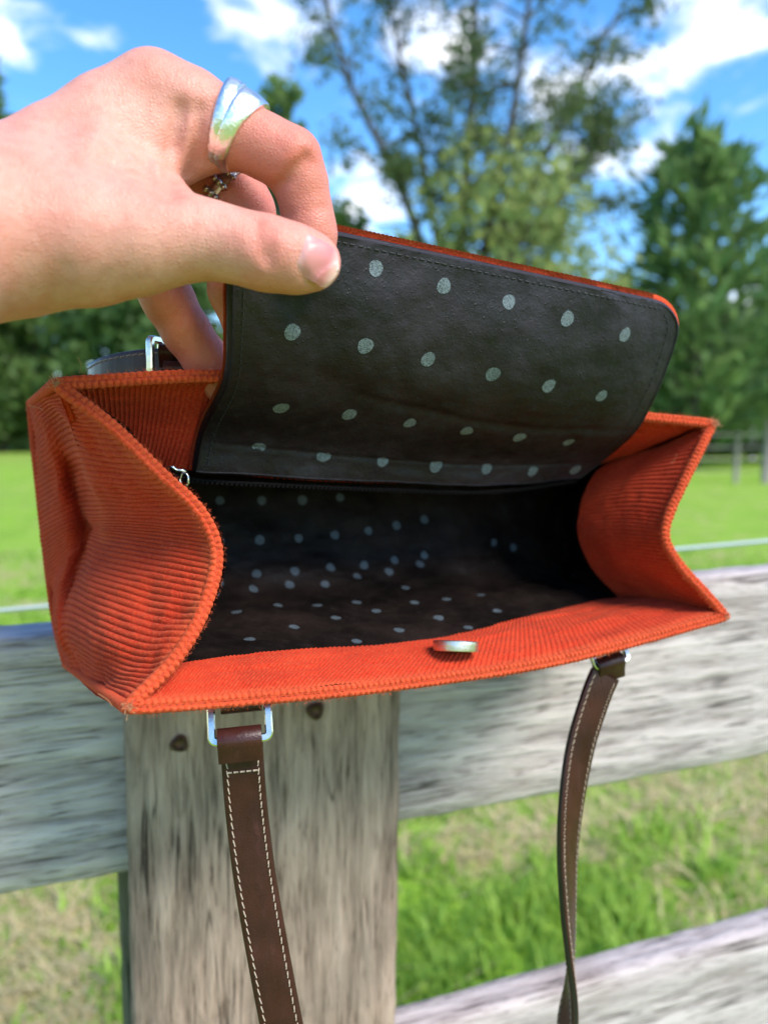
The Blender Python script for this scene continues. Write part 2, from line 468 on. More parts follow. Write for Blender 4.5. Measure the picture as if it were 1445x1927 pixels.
# ------------------------------------------------------------------ the board fence
FD = unit(np.array([.952, .307, .0]))
def fence_pt(px, py, zl=.46):
    """point on the rails' front plane seen at a photo pixel"""
    o = P(125, 1180, zl); n = np.array([FD[1], -FD[0], 0])
    d = P(px, py, 1.0) - CAM
    return CAM + d * ((o - CAM) @ n) / (d @ n)
def board(name, start, ex, ey, L, H, T, mat, parent, seed, chip=.0016, nl=140):
    """start: bottom front corner; ex along, ey up (front face towards -(ex x ey))"""
    ex = unit(ex); ez = unit(np.cross(ex, ey)); ey = np.cross(ez, ex)
    r = np.random.default_rng(seed)
    c = .0035                                   # eased corner
    loop = []
    for (a, b, n) in (((c, 0), (H - c, 0), 10), ((H, c), (H, T - c), 4), ((H - c, T), (c, T), 8), ((0, T - c), (0, c), 4)):
        for k in range(n): loop.append((a[0] + (b[0] - a[0]) * k / (n - 1), a[1] + (b[1] - a[1]) * k / (n - 1)))
    loop = np.array(loop); m = len(loop)
    xs = np.linspace(0, L, nl)
    yy = np.repeat(loop[None, :, 0], nl, 0); zz = np.repeat(loop[None, :, 1], nl, 0); xx = np.repeat(xs[:, None], m, 1)
    n1 = vnoise(xx * 9 + seed, (yy + zz * 2) * 90 + seed, seed) - .5
    n2 = vnoise(xx * 40 + seed, (yy + zz * 2) * 160, seed + 1) - .5
    yy = yy + (n1 * 1.4 + n2) * chip * np.where(yy > H / 2, 1.6, 1.6); zz = zz + (n1 * 1.5 + n2 * .6) * chip
    V = np.stack([xx, yy, -zz], -1)            # thickness runs back from the front plane
    f = [tuple(q) for q in grid_faces(nl, m, False, True)] + [tuple(range(m)), tuple(range((nl - 1) * m + m - 1, (nl - 1) * m - 1, -1))]
    o = mesh_obj(name, V, f, mat)
    o.matrix_world = Matrix(((ex[0], ey[0], ez[0], start[0]), (ex[1], ey[1], ez[1], start[1]), (ex[2], ey[2], ez[2], start[2]), (0, 0, 0, 1)))
    o.parent = parent; o.matrix_parent_inverse = Matrix.Translation(-Vector(parent.location))
    for p in o.data.polygons: p.use_smooth = len(p.vertices) == 4
    return o
def build_fence():
    UP = np.array([0, 0, 1.0])
    t0, t1 = fence_pt(0, 1196), fence_pt(1445, 1066)
    b0, b1 = fence_pt(0, 1690), fence_pt(1445, 1415)
    ex = unit(t1 - t0); H = .5 * (np.linalg.norm(t0 - b0) + np.linalg.norm(t1 - b1))
    foot = fence_pt(480, 1400); foot[2] = 0
    fe = empty('wooden_fence', foot, 'weathered grey board fence with a nailed upright board, standing behind the orange bag', 'fence')
    th = .030
    pl, pr = fence_pt(236, 1500), fence_pt(742, 1500)
    mid = (pl + pr) / 2
    def at_x(p, q, s): return p + ex * s
    # the upper rail is two boards butted behind the upright
    s_mid = (mid - b0) @ ex
    board('rail', b0 - ex * .75, ex, UP, .75 + s_mid - .002, H, th, M_RAIL, fe, 5)
    board('rail', b0 + ex * (s_mid + .002), ex, UP, 1.5, H * .985, th, M_RAIL, fe, 9)
    l1 = fence_pt(1445, 1748); l0 = fence_pt(790, 1930); lx = unit(l1 - l0)
    lb = l0 - UP * H * 1.02
    s2 = (mid - lb) @ lx
    board('rail', lb + lx * (s2 + .002), lx, UP, 1.5, H, th, M_RAIL, fe, 14)
    board('rail', lb + lx * (s2 - .95), lx, UP, .95 - .002, H, th, M_RAIL, fe, 17)
    # upright board nailed over the joint
    n_out = np.array([FD[1], -FD[0], 0])
    pt = .024
    w = np.linalg.norm((pr - pl)[:2]) * .965
    top = P(480, 1262, .44)[2]
    st = np.array([*(pl + n_out * (pt + .003))[:2], 0.0]); st[0] -= .012 * .95
    tilt = unit(np.array([0.012, 0, 1.0]))
    # local x runs up the board, local y across it
    ob = board('upright_board', st + FD * w, tilt, -FD, top, w, pt, M_POST, fe, 21, .0014, 220)
    # square post standing behind the rails
    pw = .125
    pc = pl - n_out * (th + .004) - FD * .008
    board('post', np.array([pc[0], pc[1], 0]) + FD * pw, UP, -FD, t0[2] - .03, pw, pw, M_POSTD, fe, 25, .003, 80)
    for px, py, r in ((337, 1393, .0052), (590, 1332, .0056)):
        o = fence_pt(px, py); d = unit(o - CAM)
        c = CAM + d * (((st - CAM) @ n_out) / (d @ n_out)) + n_out * .0052
        th_ = np.linspace(0, 2 * np.pi, 14, endpoint=False)
        rad = r * (1 + .12 * np.sin(3 * th_ + px))
        ring = lambda k, h: c + n_out * h + k * (np.cos(th_) * rad)[:, None] * FD + k * (np.sin(th_) * rad)[:, None] * UP
        V = np.concatenate([ring(1.0, -.004), ring(1.0, .0012), ring(.7, .0022), [c + n_out * .0024]])
        f = [tuple(q) for q in grid_faces(3, 14, False, True)] + [(28 + k, 28 + (k + 1) % 14, 42) for k in range(14)]
        mesh_obj('nail', V, f, M_RUST, fe)
    # pale wire strung behind the boards
    wl = P(-500, 1191, .74); wr = P(2000, 968, .92)
    a, b = P(0, 1149, .76), P(1445, 1018, .88)
    dirw = unit(b - a); pts = [a - dirw * 1.2 + dirw * s for s in np.linspace(0, 3.2, 40)]
    wo = tube('fence_wire', pts, .0023, M_WIRE, None, 8)
    tag(wo, 'pale green white wire strung level behind the top rail', 'wire')
build_fence()

# ------------------------------------------------------------------ trees and the far field fence
def leaf_mesh(name, C, size, mat, parent, r, tint, long=1.5, axis=None):
    n = len(C)
    a = unit(r.normal(size=(n, 3)) + (0 if axis is None else axis * 2.2)); b = unit(np.cross(a, r.normal(size=(n, 3))))
    s = (size * (.6 + .8 * r.random(n)))[:, None]
    V = np.stack([C - a * s * long * .5, C + b * s * .4 - a * s * .05, C + a * s * long * .5, C - b * s * .4 - a * s * .05], 1).reshape(-1, 3)
    f = np.arange(n * 4).reshape(-1, 4)
    return mesh_obj(name, V, f, mat, parent, False, {'tint': np.repeat(np.clip(tint, 0, 1), 4)})
def tpos(px, dist): return np.array([(px - W0 / 2) / F * dist, dist, 0.0])
def th(py, dist): return CAM[2] + (811 - py) / F * dist
BARK = material('grey bark', (.075, .062, .05), .9)[0]
def limb_tube(B, pts, r0, r1, n=6):
    v, f = tube_geo(pts, np.linspace(r0, r1, len(pts)), n, up=(1, .2, .1)); B.add(v, f)
def broad_tree(name, label, px, dist, py_top, half_px, py_low, mat, nleaf, seed, clumps=26, lsize=.34, group='trees beyond the field', trunk_r=.22, gap=.8):
    r = np.random.default_rng(seed); base = tpos(px, dist)
    H = th(py_top, dist); lo = max(th(py_low, dist), .3); hw = half_px / F * dist
    e = empty(name, base, label, 'tree', group)
    B = Bag()
    tp = np.array([base, base + [0.1, 0, H * .35], base + [-.1, .1, H * .7], base + [0, 0, H * .92]])
    limb_tube(B, crom(tp, np.linspace(0, 1, 8)), trunk_r, trunk_r * .2)
    cs = []
    for k in range(clumps):
        t = (k + .5) / clumps; z = lo + (H - lo) * (1 - (1 - t) ** 1.05)
        rad = hw * (np.sin(np.pi * min(1, .22 + .78 * t)) ** .65) * (.55 + .45 * r.random())
        an = k * 2.4 + r.random()
        c = base + np.array([np.cos(an) * rad * gap, np.sin(an) * rad * gap, z])
        cs.append((c, hw * (.34 + .22 * r.random())))
        q = base + [0, 0, max(z * .8 - .2, .2)]
        limb_tube(B, crom([q, (q + c) / 2 + [0, 0, .3], c], np.linspace(0, 1, 5)), trunk_r * .3, .02, 5)
    B.build('trunk', BARK, e)
    C = []; tn = []
    w = np.array([c[1] ** 2 for c in cs]); w /= w.sum()
    for (c, rr), ww in zip(cs, w):
        m = max(20, int(nleaf * .5 * ww))
        d = unit(r.normal(size=(m, 3))) * (r.random((m, 1)) ** .45) * rr * [1, 1, .72]
        C.append(c + d); tn.append(.25 + .5 * r.random(m) + (r.random() - .5) * .5)
    C = np.concatenate(C); C[:, 2] = np.maximum(C[:, 2], .15)
    leaf_mesh('crown', C, lsize, mat, e, r, np.concatenate(tn))
    return e
def conifer(name, label, px, dist, py_top, half_px, mat, seed, nb=150, lsize=.5, low=.8, group='trees beyond the field', per=46, upsweep=.25, power=.8):
    r = np.random.default_rng(seed); base = tpos(px, dist); H = th(py_top, dist); hw = half_px / F * dist
    e = empty(name, base, label, 'tree', group)
    B = Bag(); limb_tube(B, [base, base + [0, 0, H * .5], base + [0.05, 0, H * .99]], .26, .03)
    C = []; A = []; tn = []
    for k in range(nb):
        t = (k + r.random()) / nb; z = low + (H - low) * t
        L = hw * ((1 - t) ** power * .95 + .05) * (.6 + .5 * r.random())
        an = k * 2.399 + r.random() * .6
        d = np.array([np.cos(an), np.sin(an), 0])
        p0 = base + [0, 0, z]; p2 = p0 + d * L + [0, 0, L * (upsweep + .35 * t + .12 * r.normal())]
        p1 = (p0 + p2) / 2 - [0, 0, L * .10]
        pts = crom([p0, p1, p2], np.linspace(0, 1, 5)); limb_tube(B, pts, .05 * (1 - t) + .015, .008, 4)
        m = int(per * (.4 + L / hw))
        q = crom([p0, p1, p2], .18 + .85 * r.random(m) ** .75)
        sp = (.10 + .10 * L) * r.normal(size=(m, 3)) * [1, 1, .45]
        C.append(q + sp); A.append(np.repeat(unit(p2 - p0 + [0, 0, .3 * L])[None], m, 0)); tn.append(.2 + .4 * r.random(m) + .4 * (r.random() - .3))
    B.build('trunk', BARK, e)
    leaf_mesh('crown', np.concatenate(C), lsize, mat, e, r, np.concatenate(tn), 2.6, np.concatenate(A))
    return e
def sparse_tree(name, label, limbs, dist, mat, seed, nleaf=70, group='trees beyond the field'):
    r = np.random.default_rng(seed)
    b0 = limbs[0][0][0]; base = tpos(b0[0], dist)
    e = empty(name, base, label, 'tree', group)
    B = Bag(); C = []; tn = []
    for pts, r0, dens in limbs:
        W = np.array([[*(tpos(x, dist + dy)[:2]), th(y, dist)] for x, y, dy in pts]); W[:, 2] = np.maximum(W[:, 2], 0)
        c = crom(W, np.linspace(0, 1, 16)); limb_tube(B, c, r0, .025, 6)
        for k in range(4, 16):
            for _ in range(2):
                t = k / 15
                d = unit(np.array([r.normal(), r.normal(), .55 + .5 * r.normal()])); L = (2.9 - 1.5 * t) * (.5 + .7 * r.random())
                p = [c[k], c[k] + d * L * .5 + [0, 0, .15], c[k] + d * L + [0, 0, .1]]
                bp = crom(p, np.linspace(0, 1, 5)); limb_tube(B, bp, .055, .014, 4)
                for j in (2, 3, 4):
                    if r.random() > dens: continue
                    m = int(nleaf * (.4 + 1.0 * r.random())); sp = .22 + .28 * r.random()
                    C.append(bp[j] + r.normal(size=(m, 3)) * sp * [1, 1, .75]); tn.append(.15 + .6 * r.random(m) * r.random() + .25 * r.random())
                for j in range(2):
                    d2 = unit(d + r.normal(size=3) * .8); q = bp[3] + d2 * L * .45
                    limb_tube(B, [bp[3], (bp[3] + q) / 2 + [0, 0, .05], q], .018, .006, 3)
                    if r.random() < dens:
                        m = int(nleaf * .7 * (.4 + r.random())); C.append(q + r.normal(size=(m, 3)) * .28); tn.append(.2 + .6 * r.random(m))
    B.build('trunk', BARK, e)
    leaf_mesh('crown', np.concatenate(C), .17, mat, e, r, np.concatenate(tn))
    return e
def build_trees():
    dark = mat_leaf('dark green leaf', (.050, .100, .026), (.145, .235, .065), .45)
    mid = mat_leaf('mid green leaf', (.065, .120, .030), (.185, .27, .075), .5)
    yel = mat_leaf('yellow green leaf', (.14, .185, .05), (.32, .37, .13), .5)
    pine = mat_leaf('pine needle', (.055, .115, .036), (.165, .265, .085), .45)
    ash = mat_leaf('grey green leaf', (.045, .075, .026), (.13, .175, .065), .45)
    # the tall open tree behind the flap
    sparse_tree('tall_tree', 'tall open leafy tree with several slender stems rising behind the bag flap', [
        ([(850, 830, 0), (858, 560, 0), (872, 330, 0), (884, 150, .2), (880, 0, 0), (872, -160, 0)], .26, .27),
        ([(850, 830, 0), (800, 520, -.4), (745, 370, -.8), (665, 230, -1.2), (625, 110, -1.4), (580, -40, -1.4)], .21, .29),
        ([(850, 830, 0), (905, 560, .3), (985, 360, .7), (1060, 210, 1.0), (1100, 110, 1.2), (1180, -40, 1.4)], .21, .32),
        ([(850, 830, 0), (830, 540, 1.2), (800, 330, 1.8), (770, 180, 2.2), (740, 40, 2.4), (720, -90, 2.4)], .17, .22),
        ([(850, 830, 0), (900, 520, -1.0), (950, 300, -1.8), (975, 150, -2.2), (985, 20, -2.4), (1000, -120, -2.4)], .17, .26),
        ([(850, 830, 0), (930, 600, 0), (1010, 440, 0), (1090, 330, .5), (1130, 290, .5)], .10, .45)], 26, ash, 31)
    broad_tree('leafy_tree', 'yellow green leafy tree below the tall open tree', 940, 24, 335, 240, 800, yel, 8000, 41, 46, .25)
    broad_tree('leafy_tree', 'mid green leafy tree just left of the yellow green tree', 650, 27, 420, 110, 800, mid, 5000, 42, 26, .30)
    broad_tree('leafy_tree', 'dark tree top showing between index finger and tall tree', 535, 32, 195, 80, 800, mid, 3600, 43, 22, .34)
    conifer('pine_tree', 'dark green pine with upswept boughs right of the bag', 1300, 27, 290, 215, pine, 51, 80, .32, .8, per=40, power=.55)
    conifer('pine_tree', 'dark pine at the right edge of the photo', 1520, 30, 420, 150, pine, 52, 90, .42, .8, per=36, power=.6)
    conifer('spruce_tree', 'tall dark spruce whose top shows above the wrist', 10, 46, 138, 90, dark, 53, 150, .6, .8, per=34, power=.9)
    for k, (px, d, top, hw, low, m) in enumerate(((-90, 44, 470, 130, 830, dark), (70, 47, 440, 140, 830, mid), (215, 45, 500, 120, 830, dark), (330, 43, 450, 120, 830, dark), (440, 47, 420, 110, 830, mid))):
        lab = ['dark bushy tree at the left edge under the wrist', 'mid green bushy tree left of the bag, under the wrist', 'dark bushy tree below the heel of the hand',
               'dark bushy tree behind the ring finger', 'mid green bushy tree hidden mostly behind the flap'][k]
        broad_tree('bushy_tree', lab, px, d, top, hw, low, m, 6500, 60 + k, 30, .5)
    for k, (px, d, top, hw, m) in enumerate(((1180, 38, 560, 130, dark), (1330, 40, 600, 120, dark), (1470, 42, 560, 120, mid), (1020, 40, 520, 140, mid), (760, 42, 480, 140, mid), (590, 44, 500, 120, dark))):
        lab = ['dark bushy tree under the pine, left side', 'dark bushy tree under the pine, right of the flap', 'mid green bushy tree behind the white pole',
               'bushy tree behind the yellow green tree', 'bushy tree behind the stems of the tall tree', 'dark bushy tree behind the flap corner under the thumb'][k]
        broad_tree('bushy_tree', lab, px, d, top, hw, 845, m, 5000, 80 + k, 26, .5)
    # far wood edge closes the gaps along the ground
    r = np.random.default_rng(5)
    n = 26000; x = (r.random(n) * 2 - 1) * 75; y = 56 + r.random(n) * 9
    hgt = 3.2 + 3.0 * vnoise(x * .22 + 40, y * .1, 8)
    C = np.stack([x, y, r.random(n) ** .8 * hgt], 1)
    o = leaf_mesh('far_wood', C, .75, dark, None, r, .2 + .5 * r.random(n)); o['kind'] = 'stuff'
    tag(o, 'far dark wood edge along the end of the field', 'wood')
    # farm gate, posts and pole across the field on the right
    gm = material('weathered far timber', (.20, .185, .16), .85)[0]; pm = material('pale pole', (.55, .56, .56), .7)[0]
    d = 19.0
    def tp(px, py, dd=d): return np.array([(px - W0 / 2) / F * dd, dd, th(py, dd)])
    g = empty('field_fence', tpos(1380, d), 'distant wire and rail field fence at the far right', 'fence')
    for px in (1290, 1384, 1440, 1520): tube('post', [np.array([*tp(px, 800)[:2], 0]), tp(px, 812 if px != 1440 else 790)], .06 if px != 1440 else .10, gm, g, 6)
    for py in (818, 842, 864, 888): tube('rail', [tp(1240, py), tp(1384, py), tp(1440, py), tp(1600, py)], .016, gm, g, 5)
    pl = tube('utility_pole', [np.array([*tp(1412, 800, 36)[:2], 0]), tp(1412, 700, 36)], .14, pm, None, 8)
    tag(pl, 'pale slim pole standing at the far field edge', 'pole')
build_trees()

# ------------------------------------------------------------------ the corduroy handbag
PITCHR = .0025                                   # one corduroy rib
BAGO = P(700, 1180, .40)
bag = empty('handbag', BAGO, 'open orange corduroy handbag with polka dot lining and brown leather straps', 'handbag')

def rib_sheet(name, ctrl, mat, n_rib, nv, side, amp=.00042, parent=bag, per=8, wear=None, trange=(0, 1), wrinkle=0.0, seed=1, back=None):
    """sheet over a control grid; ribs repeat along axis 0 and run along axis 1"""
    tu = np.linspace(trange[0], trange[1], n_rib * per + 1); tv = np.linspace(0, 1, nv)
    S = bisurf(ctrl, tu, tv)
    N = grid_normals(S) * side
    ph = (tu - trange[0]) / (trange[1] - trange[0]) * n_rib
    a, b = np.meshgrid(tu, tv, indexing='ij')
    wob = (vnoise(a * 14 + seed, b * 9, seed) - .5) * .5
    h = np.sqrt(np.abs(np.sin(np.pi * (ph[:, None] + wob * 0)))) * (.75 + .5 * vnoise(a * n_rib * .5, b * 40, seed + 2))
    S = S + N * (h * amp)[..., None]
    if wrinkle:
        S = S + N * ((vnoise(a * 7 + seed * 3, b * 6, seed + 5) - .5) * wrinkle + (vnoise(a * 18 + seed, b * 12, seed + 9) - .5) * wrinkle * .35)[..., None]
    w = np.clip(h - .55, 0, 1) * .45 * vnoise(a * 9, b * 9, seed + 4)
    if wear is not None: w = w + wear(a, b)
    uv = np.stack([a, b], -1)
    return mesh_obj(name, S, grid_faces(*S.shape[:2]), mat, parent, True, {'wear': np.clip(w, 0, 1)}, uv), S
def sheet(name, ctrl, mat, nu, nv, parent=bag, side=1, wrinkle=0.0, seed=1, offset=0.0):
    tu, tv = np.linspace(0, 1, nu), np.linspace(0, 1, nv)
    S = bisurf(ctrl, tu, tv); N = grid_normals(S) * side
    a, b = np.meshgrid(tu, tv, indexing='ij')
    k = np.clip(b * 7, 0, 1)
    S = S + N * (offset + k * (vnoise(a * 8 + seed, b * 5, seed) - .5) * wrinkle + k * (vnoise(a * 22, b * 14, seed + 1) - .5) * wrinkle * .3)[..., None]
    return mesh_obj(name, S, grid_faces(nu, nv), mat, parent), S

# rim of the mouth, seen from the photograph and placed in depth (about 30 cm wide, 12 cm high)
FRONT = [(240, 1332, .255), (470, 1315, .278), (740, 1289, .31), (1060, 1240, .352), (1365, 1160, .40)]
RIGHT = [(1365, 1160, .40), (1322, 1112, .396), (1280, 1066, .393), (1252, 1018, .392), (1256, 975, .393), (1282, 915, .397), (1314, 850, .403), (1340, 797, .41)]
BACK = [(1340, 797, .41), (1040, 768, .376), (730, 738, .335), (430, 708, .301), (104, 722, .275)]
LEFT = [(104, 722, .275), (205, 797, .279), (300, 888, .285), (378, 965, .289), (408, 1045, .289), (384, 1145, .280), (330, 1240, .268), (240, 1332, .255)]
BASE_L = [(58, 760, .42), (66, 850, .42), (75, 930, .418), (84, 1010, .417), (92, 1080, .415), (100, 1140, .413), (110, 1195, .411), (125, 1250, .41)]
dvec = camdir(-.082, .150, -.012)

def build_bag_shell():
    # left gusset, pinched inwards at the mouth
    C0 = PA(LEFT)
    C1 = PA([(99, 722, .290), (165, 800, .297), (235, 890, .302), (300, 965, .306), (322, 1030, .306), (300, 1130, .294), (262, 1240, .280), (222, 1322, .268)])
    C2 = PA([(94, 724, .305), (128, 790, .312), (165, 885, .322), (200, 965, .334), (206, 1012, .338), (196, 1100, .322), (186, 1210, .302), (200, 1306, .288)])
    C3 = PA([(88, 730, .325), (110, 800, .354), (138, 890, .376), (160, 965, .380), (172, 1006, .380), (150, 1080, .372), (130, 1180, .350), (178, 1290, .312)])
    C4 = PA([(76, 742, .365), (88, 830, .372), (106, 910, .374), (126, 985, .376), (128, 1040, .376), (114, 1110, .370), (118, 1195, .362), (155, 1270, .355)])
    C5 = PA(BASE_L)
    for k, c in enumerate((C1, C2, C3, C4), 1):
        for e in (0, -1): c[e] = C0[e] + (C5[e] - C0[e]) * k / 5
    G = np.stack([C0, C1, C2, C3, C4, C5], 1)
    for path, nm in ((G[0], 'seam_piping'), (G[-1], 'seam_piping'), (C5, 'seam_piping')):
        p, L = resample(path, 240)
        v, f = tube_geo(p, .0019 + .0004 * np.abs(np.sin(np.arange(240) / 240 * L / PITCHR * np.pi)), 8)
        mesh_obj(nm, v, f, M_CORD, bag, True, {'wear': np.full(len(v), .35)})
    rib_sheet('side_gusset', G, M_CORD, 60, 130, -1, .00105, wrinkle=.005, seed=4,
              wear=lambda a, b: .55 * np.exp(-(b / .05) ** 2) + .35 * np.exp(-((b - .42) / .03) ** 2) * (a < .6))
    inn = np.stack([C0 + camdir(.003, .002, 0), C1 + camdir(.012, .008, 0), C2 + camdir(.022, .014, 0), C3 + camdir(.036, .020, 0), C4 + camdir(.024, .012, 0), C5 + camdir(.004, -.002, 0)], 1)
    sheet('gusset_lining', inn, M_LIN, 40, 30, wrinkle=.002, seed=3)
    # right gusset, seen from inside: corduroy facing, outer skin
    R0 = PA(RIGHT)
    R1 = PA([(1268, 1141, .426), (1222, 1098, .424), (1184, 1056, .421), (1166, 1012, .420), (1172, 968, .421), (1192, 915, .424), (1218, 870, .430), (1248, 838, .434)])
    R2 = PA([(1166, 1122, .452), (1130, 1088, .451), (1104, 1050, .450), (1089, 1010, .449), (1089, 975, .449), (1099, 930, .451), (1122, 890, .455), (1150, 868, .457)])
    rib_sheet('side_facing', np.stack([R0, R1, R2], 1), M_CORD, 46, 60, 1, .00085, wrinkle=.0012, seed=6, wear=lambda a, b: .4 * np.exp(-(b / .05) ** 2))
    bf, bb = P(1365, 1160, .40) + dvec + camdir(.056, .010, -.004), P(1340, 797, .41) + dvec + camdir(.056, .010, .012)
    cols = [R0]
    for t in (.22, .5, .78, 1.0):                  # outer skin: fold eases out to a flat end wall
        a, b = R0[0] * (1 - t) + bf * t, R0[-1] * (1 - t) + bb * t
        w = np.linspace(0, 1, 8)[:, None]; flat = a * (1 - w) + b * w
        k = max(0, 1 - t * 2.2); cols.append(flat * (1 - k) + (R0 + (flat - (R0[0] * (1 - w) + R0[-1] * w))) * k + camdir(.004, 0, 0) * np.sin(w * np.pi))
    rib_sheet('side_gusset', np.stack(cols, 1), M_CORD, 50, 40, 1, .0005, wrinkle=.0015, seed=8)
    # front panel: the outer skin underneath and the inner facing along the mouth
    F0 = PA(FRONT)
    bl, br = P(125, 1250, .41), P(1365, 1160, .40) + dvec + camdir(.056, .010, -.004)
    B0 = np.array([bl * (1 - t) + br * t for t in (0, .21, .45, .72, 1)])
    mid = (F0 + B0) / 2 + camdir(0, 0, -.004)
    rib_sheet('front_panel', np.stack([F0, mid, B0], 1), M_CORD, 120, 40, 1, .0005, wrinkle=.002, seed=10, per=6)
    E0 = crom(PA(FRONT), np.linspace(0, 1, 7)) + camdir(0, 0, .0018)
    E2 = PA([(330, 1248, .288), (485, 1230, .315), (660, 1219, .342), (830, 1200, .366), (965, 1168, .392), (1080, 1141, .422), (1168, 1124, .453)])
    E1 = (E0 + E2) / 2 + camdir(0, 0, .0030)
    rib_sheet('front_facing', np.stack([E0, E1, E2], 1), M_CORD, 120, 50, 1, .00060, wrinkle=.003, seed=12, wear=lambda a, b: .55 * np.exp(-(b / .06) ** 2))
    # back panel and its facing
    K0 = PA(BACK)
    tl, tr = P(58, 760, .42), P(1340, 797, .41) + dvec + camdir(.056, .010, .012)
    T0 = np.array([tr * (1 - t) + tl * t for t in (0, .28, .55, .79, 1)])
    rib_sheet('back_panel', np.stack([K0, (K0 + T0) / 2 + camdir(0, 0, .004), T0], 1), M_CORD, 120, 40, 1, .0005, wrinkle=.002, seed=14, per=6)
    K2 = PA([(1150, 868, .457), (1000, 905, .430), (700, 908, .382), (372, 888, .336), (150, 850, .318)])
    K1 = PA([(1232, 838, .432), (1010, 825, .402), (715, 815, .362), (400, 800, .326), (128, 785, .298)])
    K1b = PA([(1290, 812, .418), (1025, 788, .386), (724, 762, .346), (416, 738, .311), (112, 742, .283)])
    rib_sheet('back_facing', np.stack([K0, K1b, K1, K2], 1), M_CORD, 120, 60, -1, .00075, wrinkle=.002, seed=16, wear=lambda a, b: .35 * np.exp(-(b / .06) ** 2))
    # base panel closes the bag at the far end
    base = np.stack([B0, (B0 + T0[::-1]) / 2 + camdir(-.004, .008, 0), T0[::-1]], 1)
    rib_sheet('base_panel', base, M_CORD, 100, 30, 1, .0005, seed=18, per=6)
    # lining: floor, far wall, ceiling, right wall
    L1 = PA([(330, 1185, .335), (490, 1168, .36), (660, 1158, .385), (810, 1145, .405), (930, 1128, .425), (1020, 1110, .455), (1100, 1100, .48)])
    L2 = PA([(330, 1112, .395), (500, 1102, .418), (660, 1092, .440), (800, 1084, .462), (920, 1080, .484), (1000, 1076, .505), (1070, 1070, .527)])
    L3 = PA([(300, 1010, .40), (480, 1000, .424), (650, 995, .446), (790, 985, .468), (905, 980, .490), (985, 975, .512), (1066, 975, .535)])
    L4 = PA([(290, 905, .405), (470, 905, .428), (640, 905, .450), (780, 900, .472), (895, 900, .494), (975, 895, .516), (1066, 888, .537)])
    L2a = L2 * .72 + L1 * .28 + camdir(0, 0, -.001); L2b = L2 * .70 + L3 * .30
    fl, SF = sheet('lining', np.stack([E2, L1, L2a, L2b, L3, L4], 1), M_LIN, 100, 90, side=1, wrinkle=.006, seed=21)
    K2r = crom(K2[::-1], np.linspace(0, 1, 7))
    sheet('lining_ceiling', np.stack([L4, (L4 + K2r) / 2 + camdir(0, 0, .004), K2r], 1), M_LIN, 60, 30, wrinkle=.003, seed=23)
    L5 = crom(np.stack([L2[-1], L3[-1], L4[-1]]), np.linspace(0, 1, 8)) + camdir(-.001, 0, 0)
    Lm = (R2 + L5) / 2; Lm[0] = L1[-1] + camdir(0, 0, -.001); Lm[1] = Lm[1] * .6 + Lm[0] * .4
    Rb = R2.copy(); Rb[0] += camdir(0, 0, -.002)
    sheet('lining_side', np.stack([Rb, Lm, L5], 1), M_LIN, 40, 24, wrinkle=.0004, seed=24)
    return SF, fl
SF, FLO = build_bag_shell()

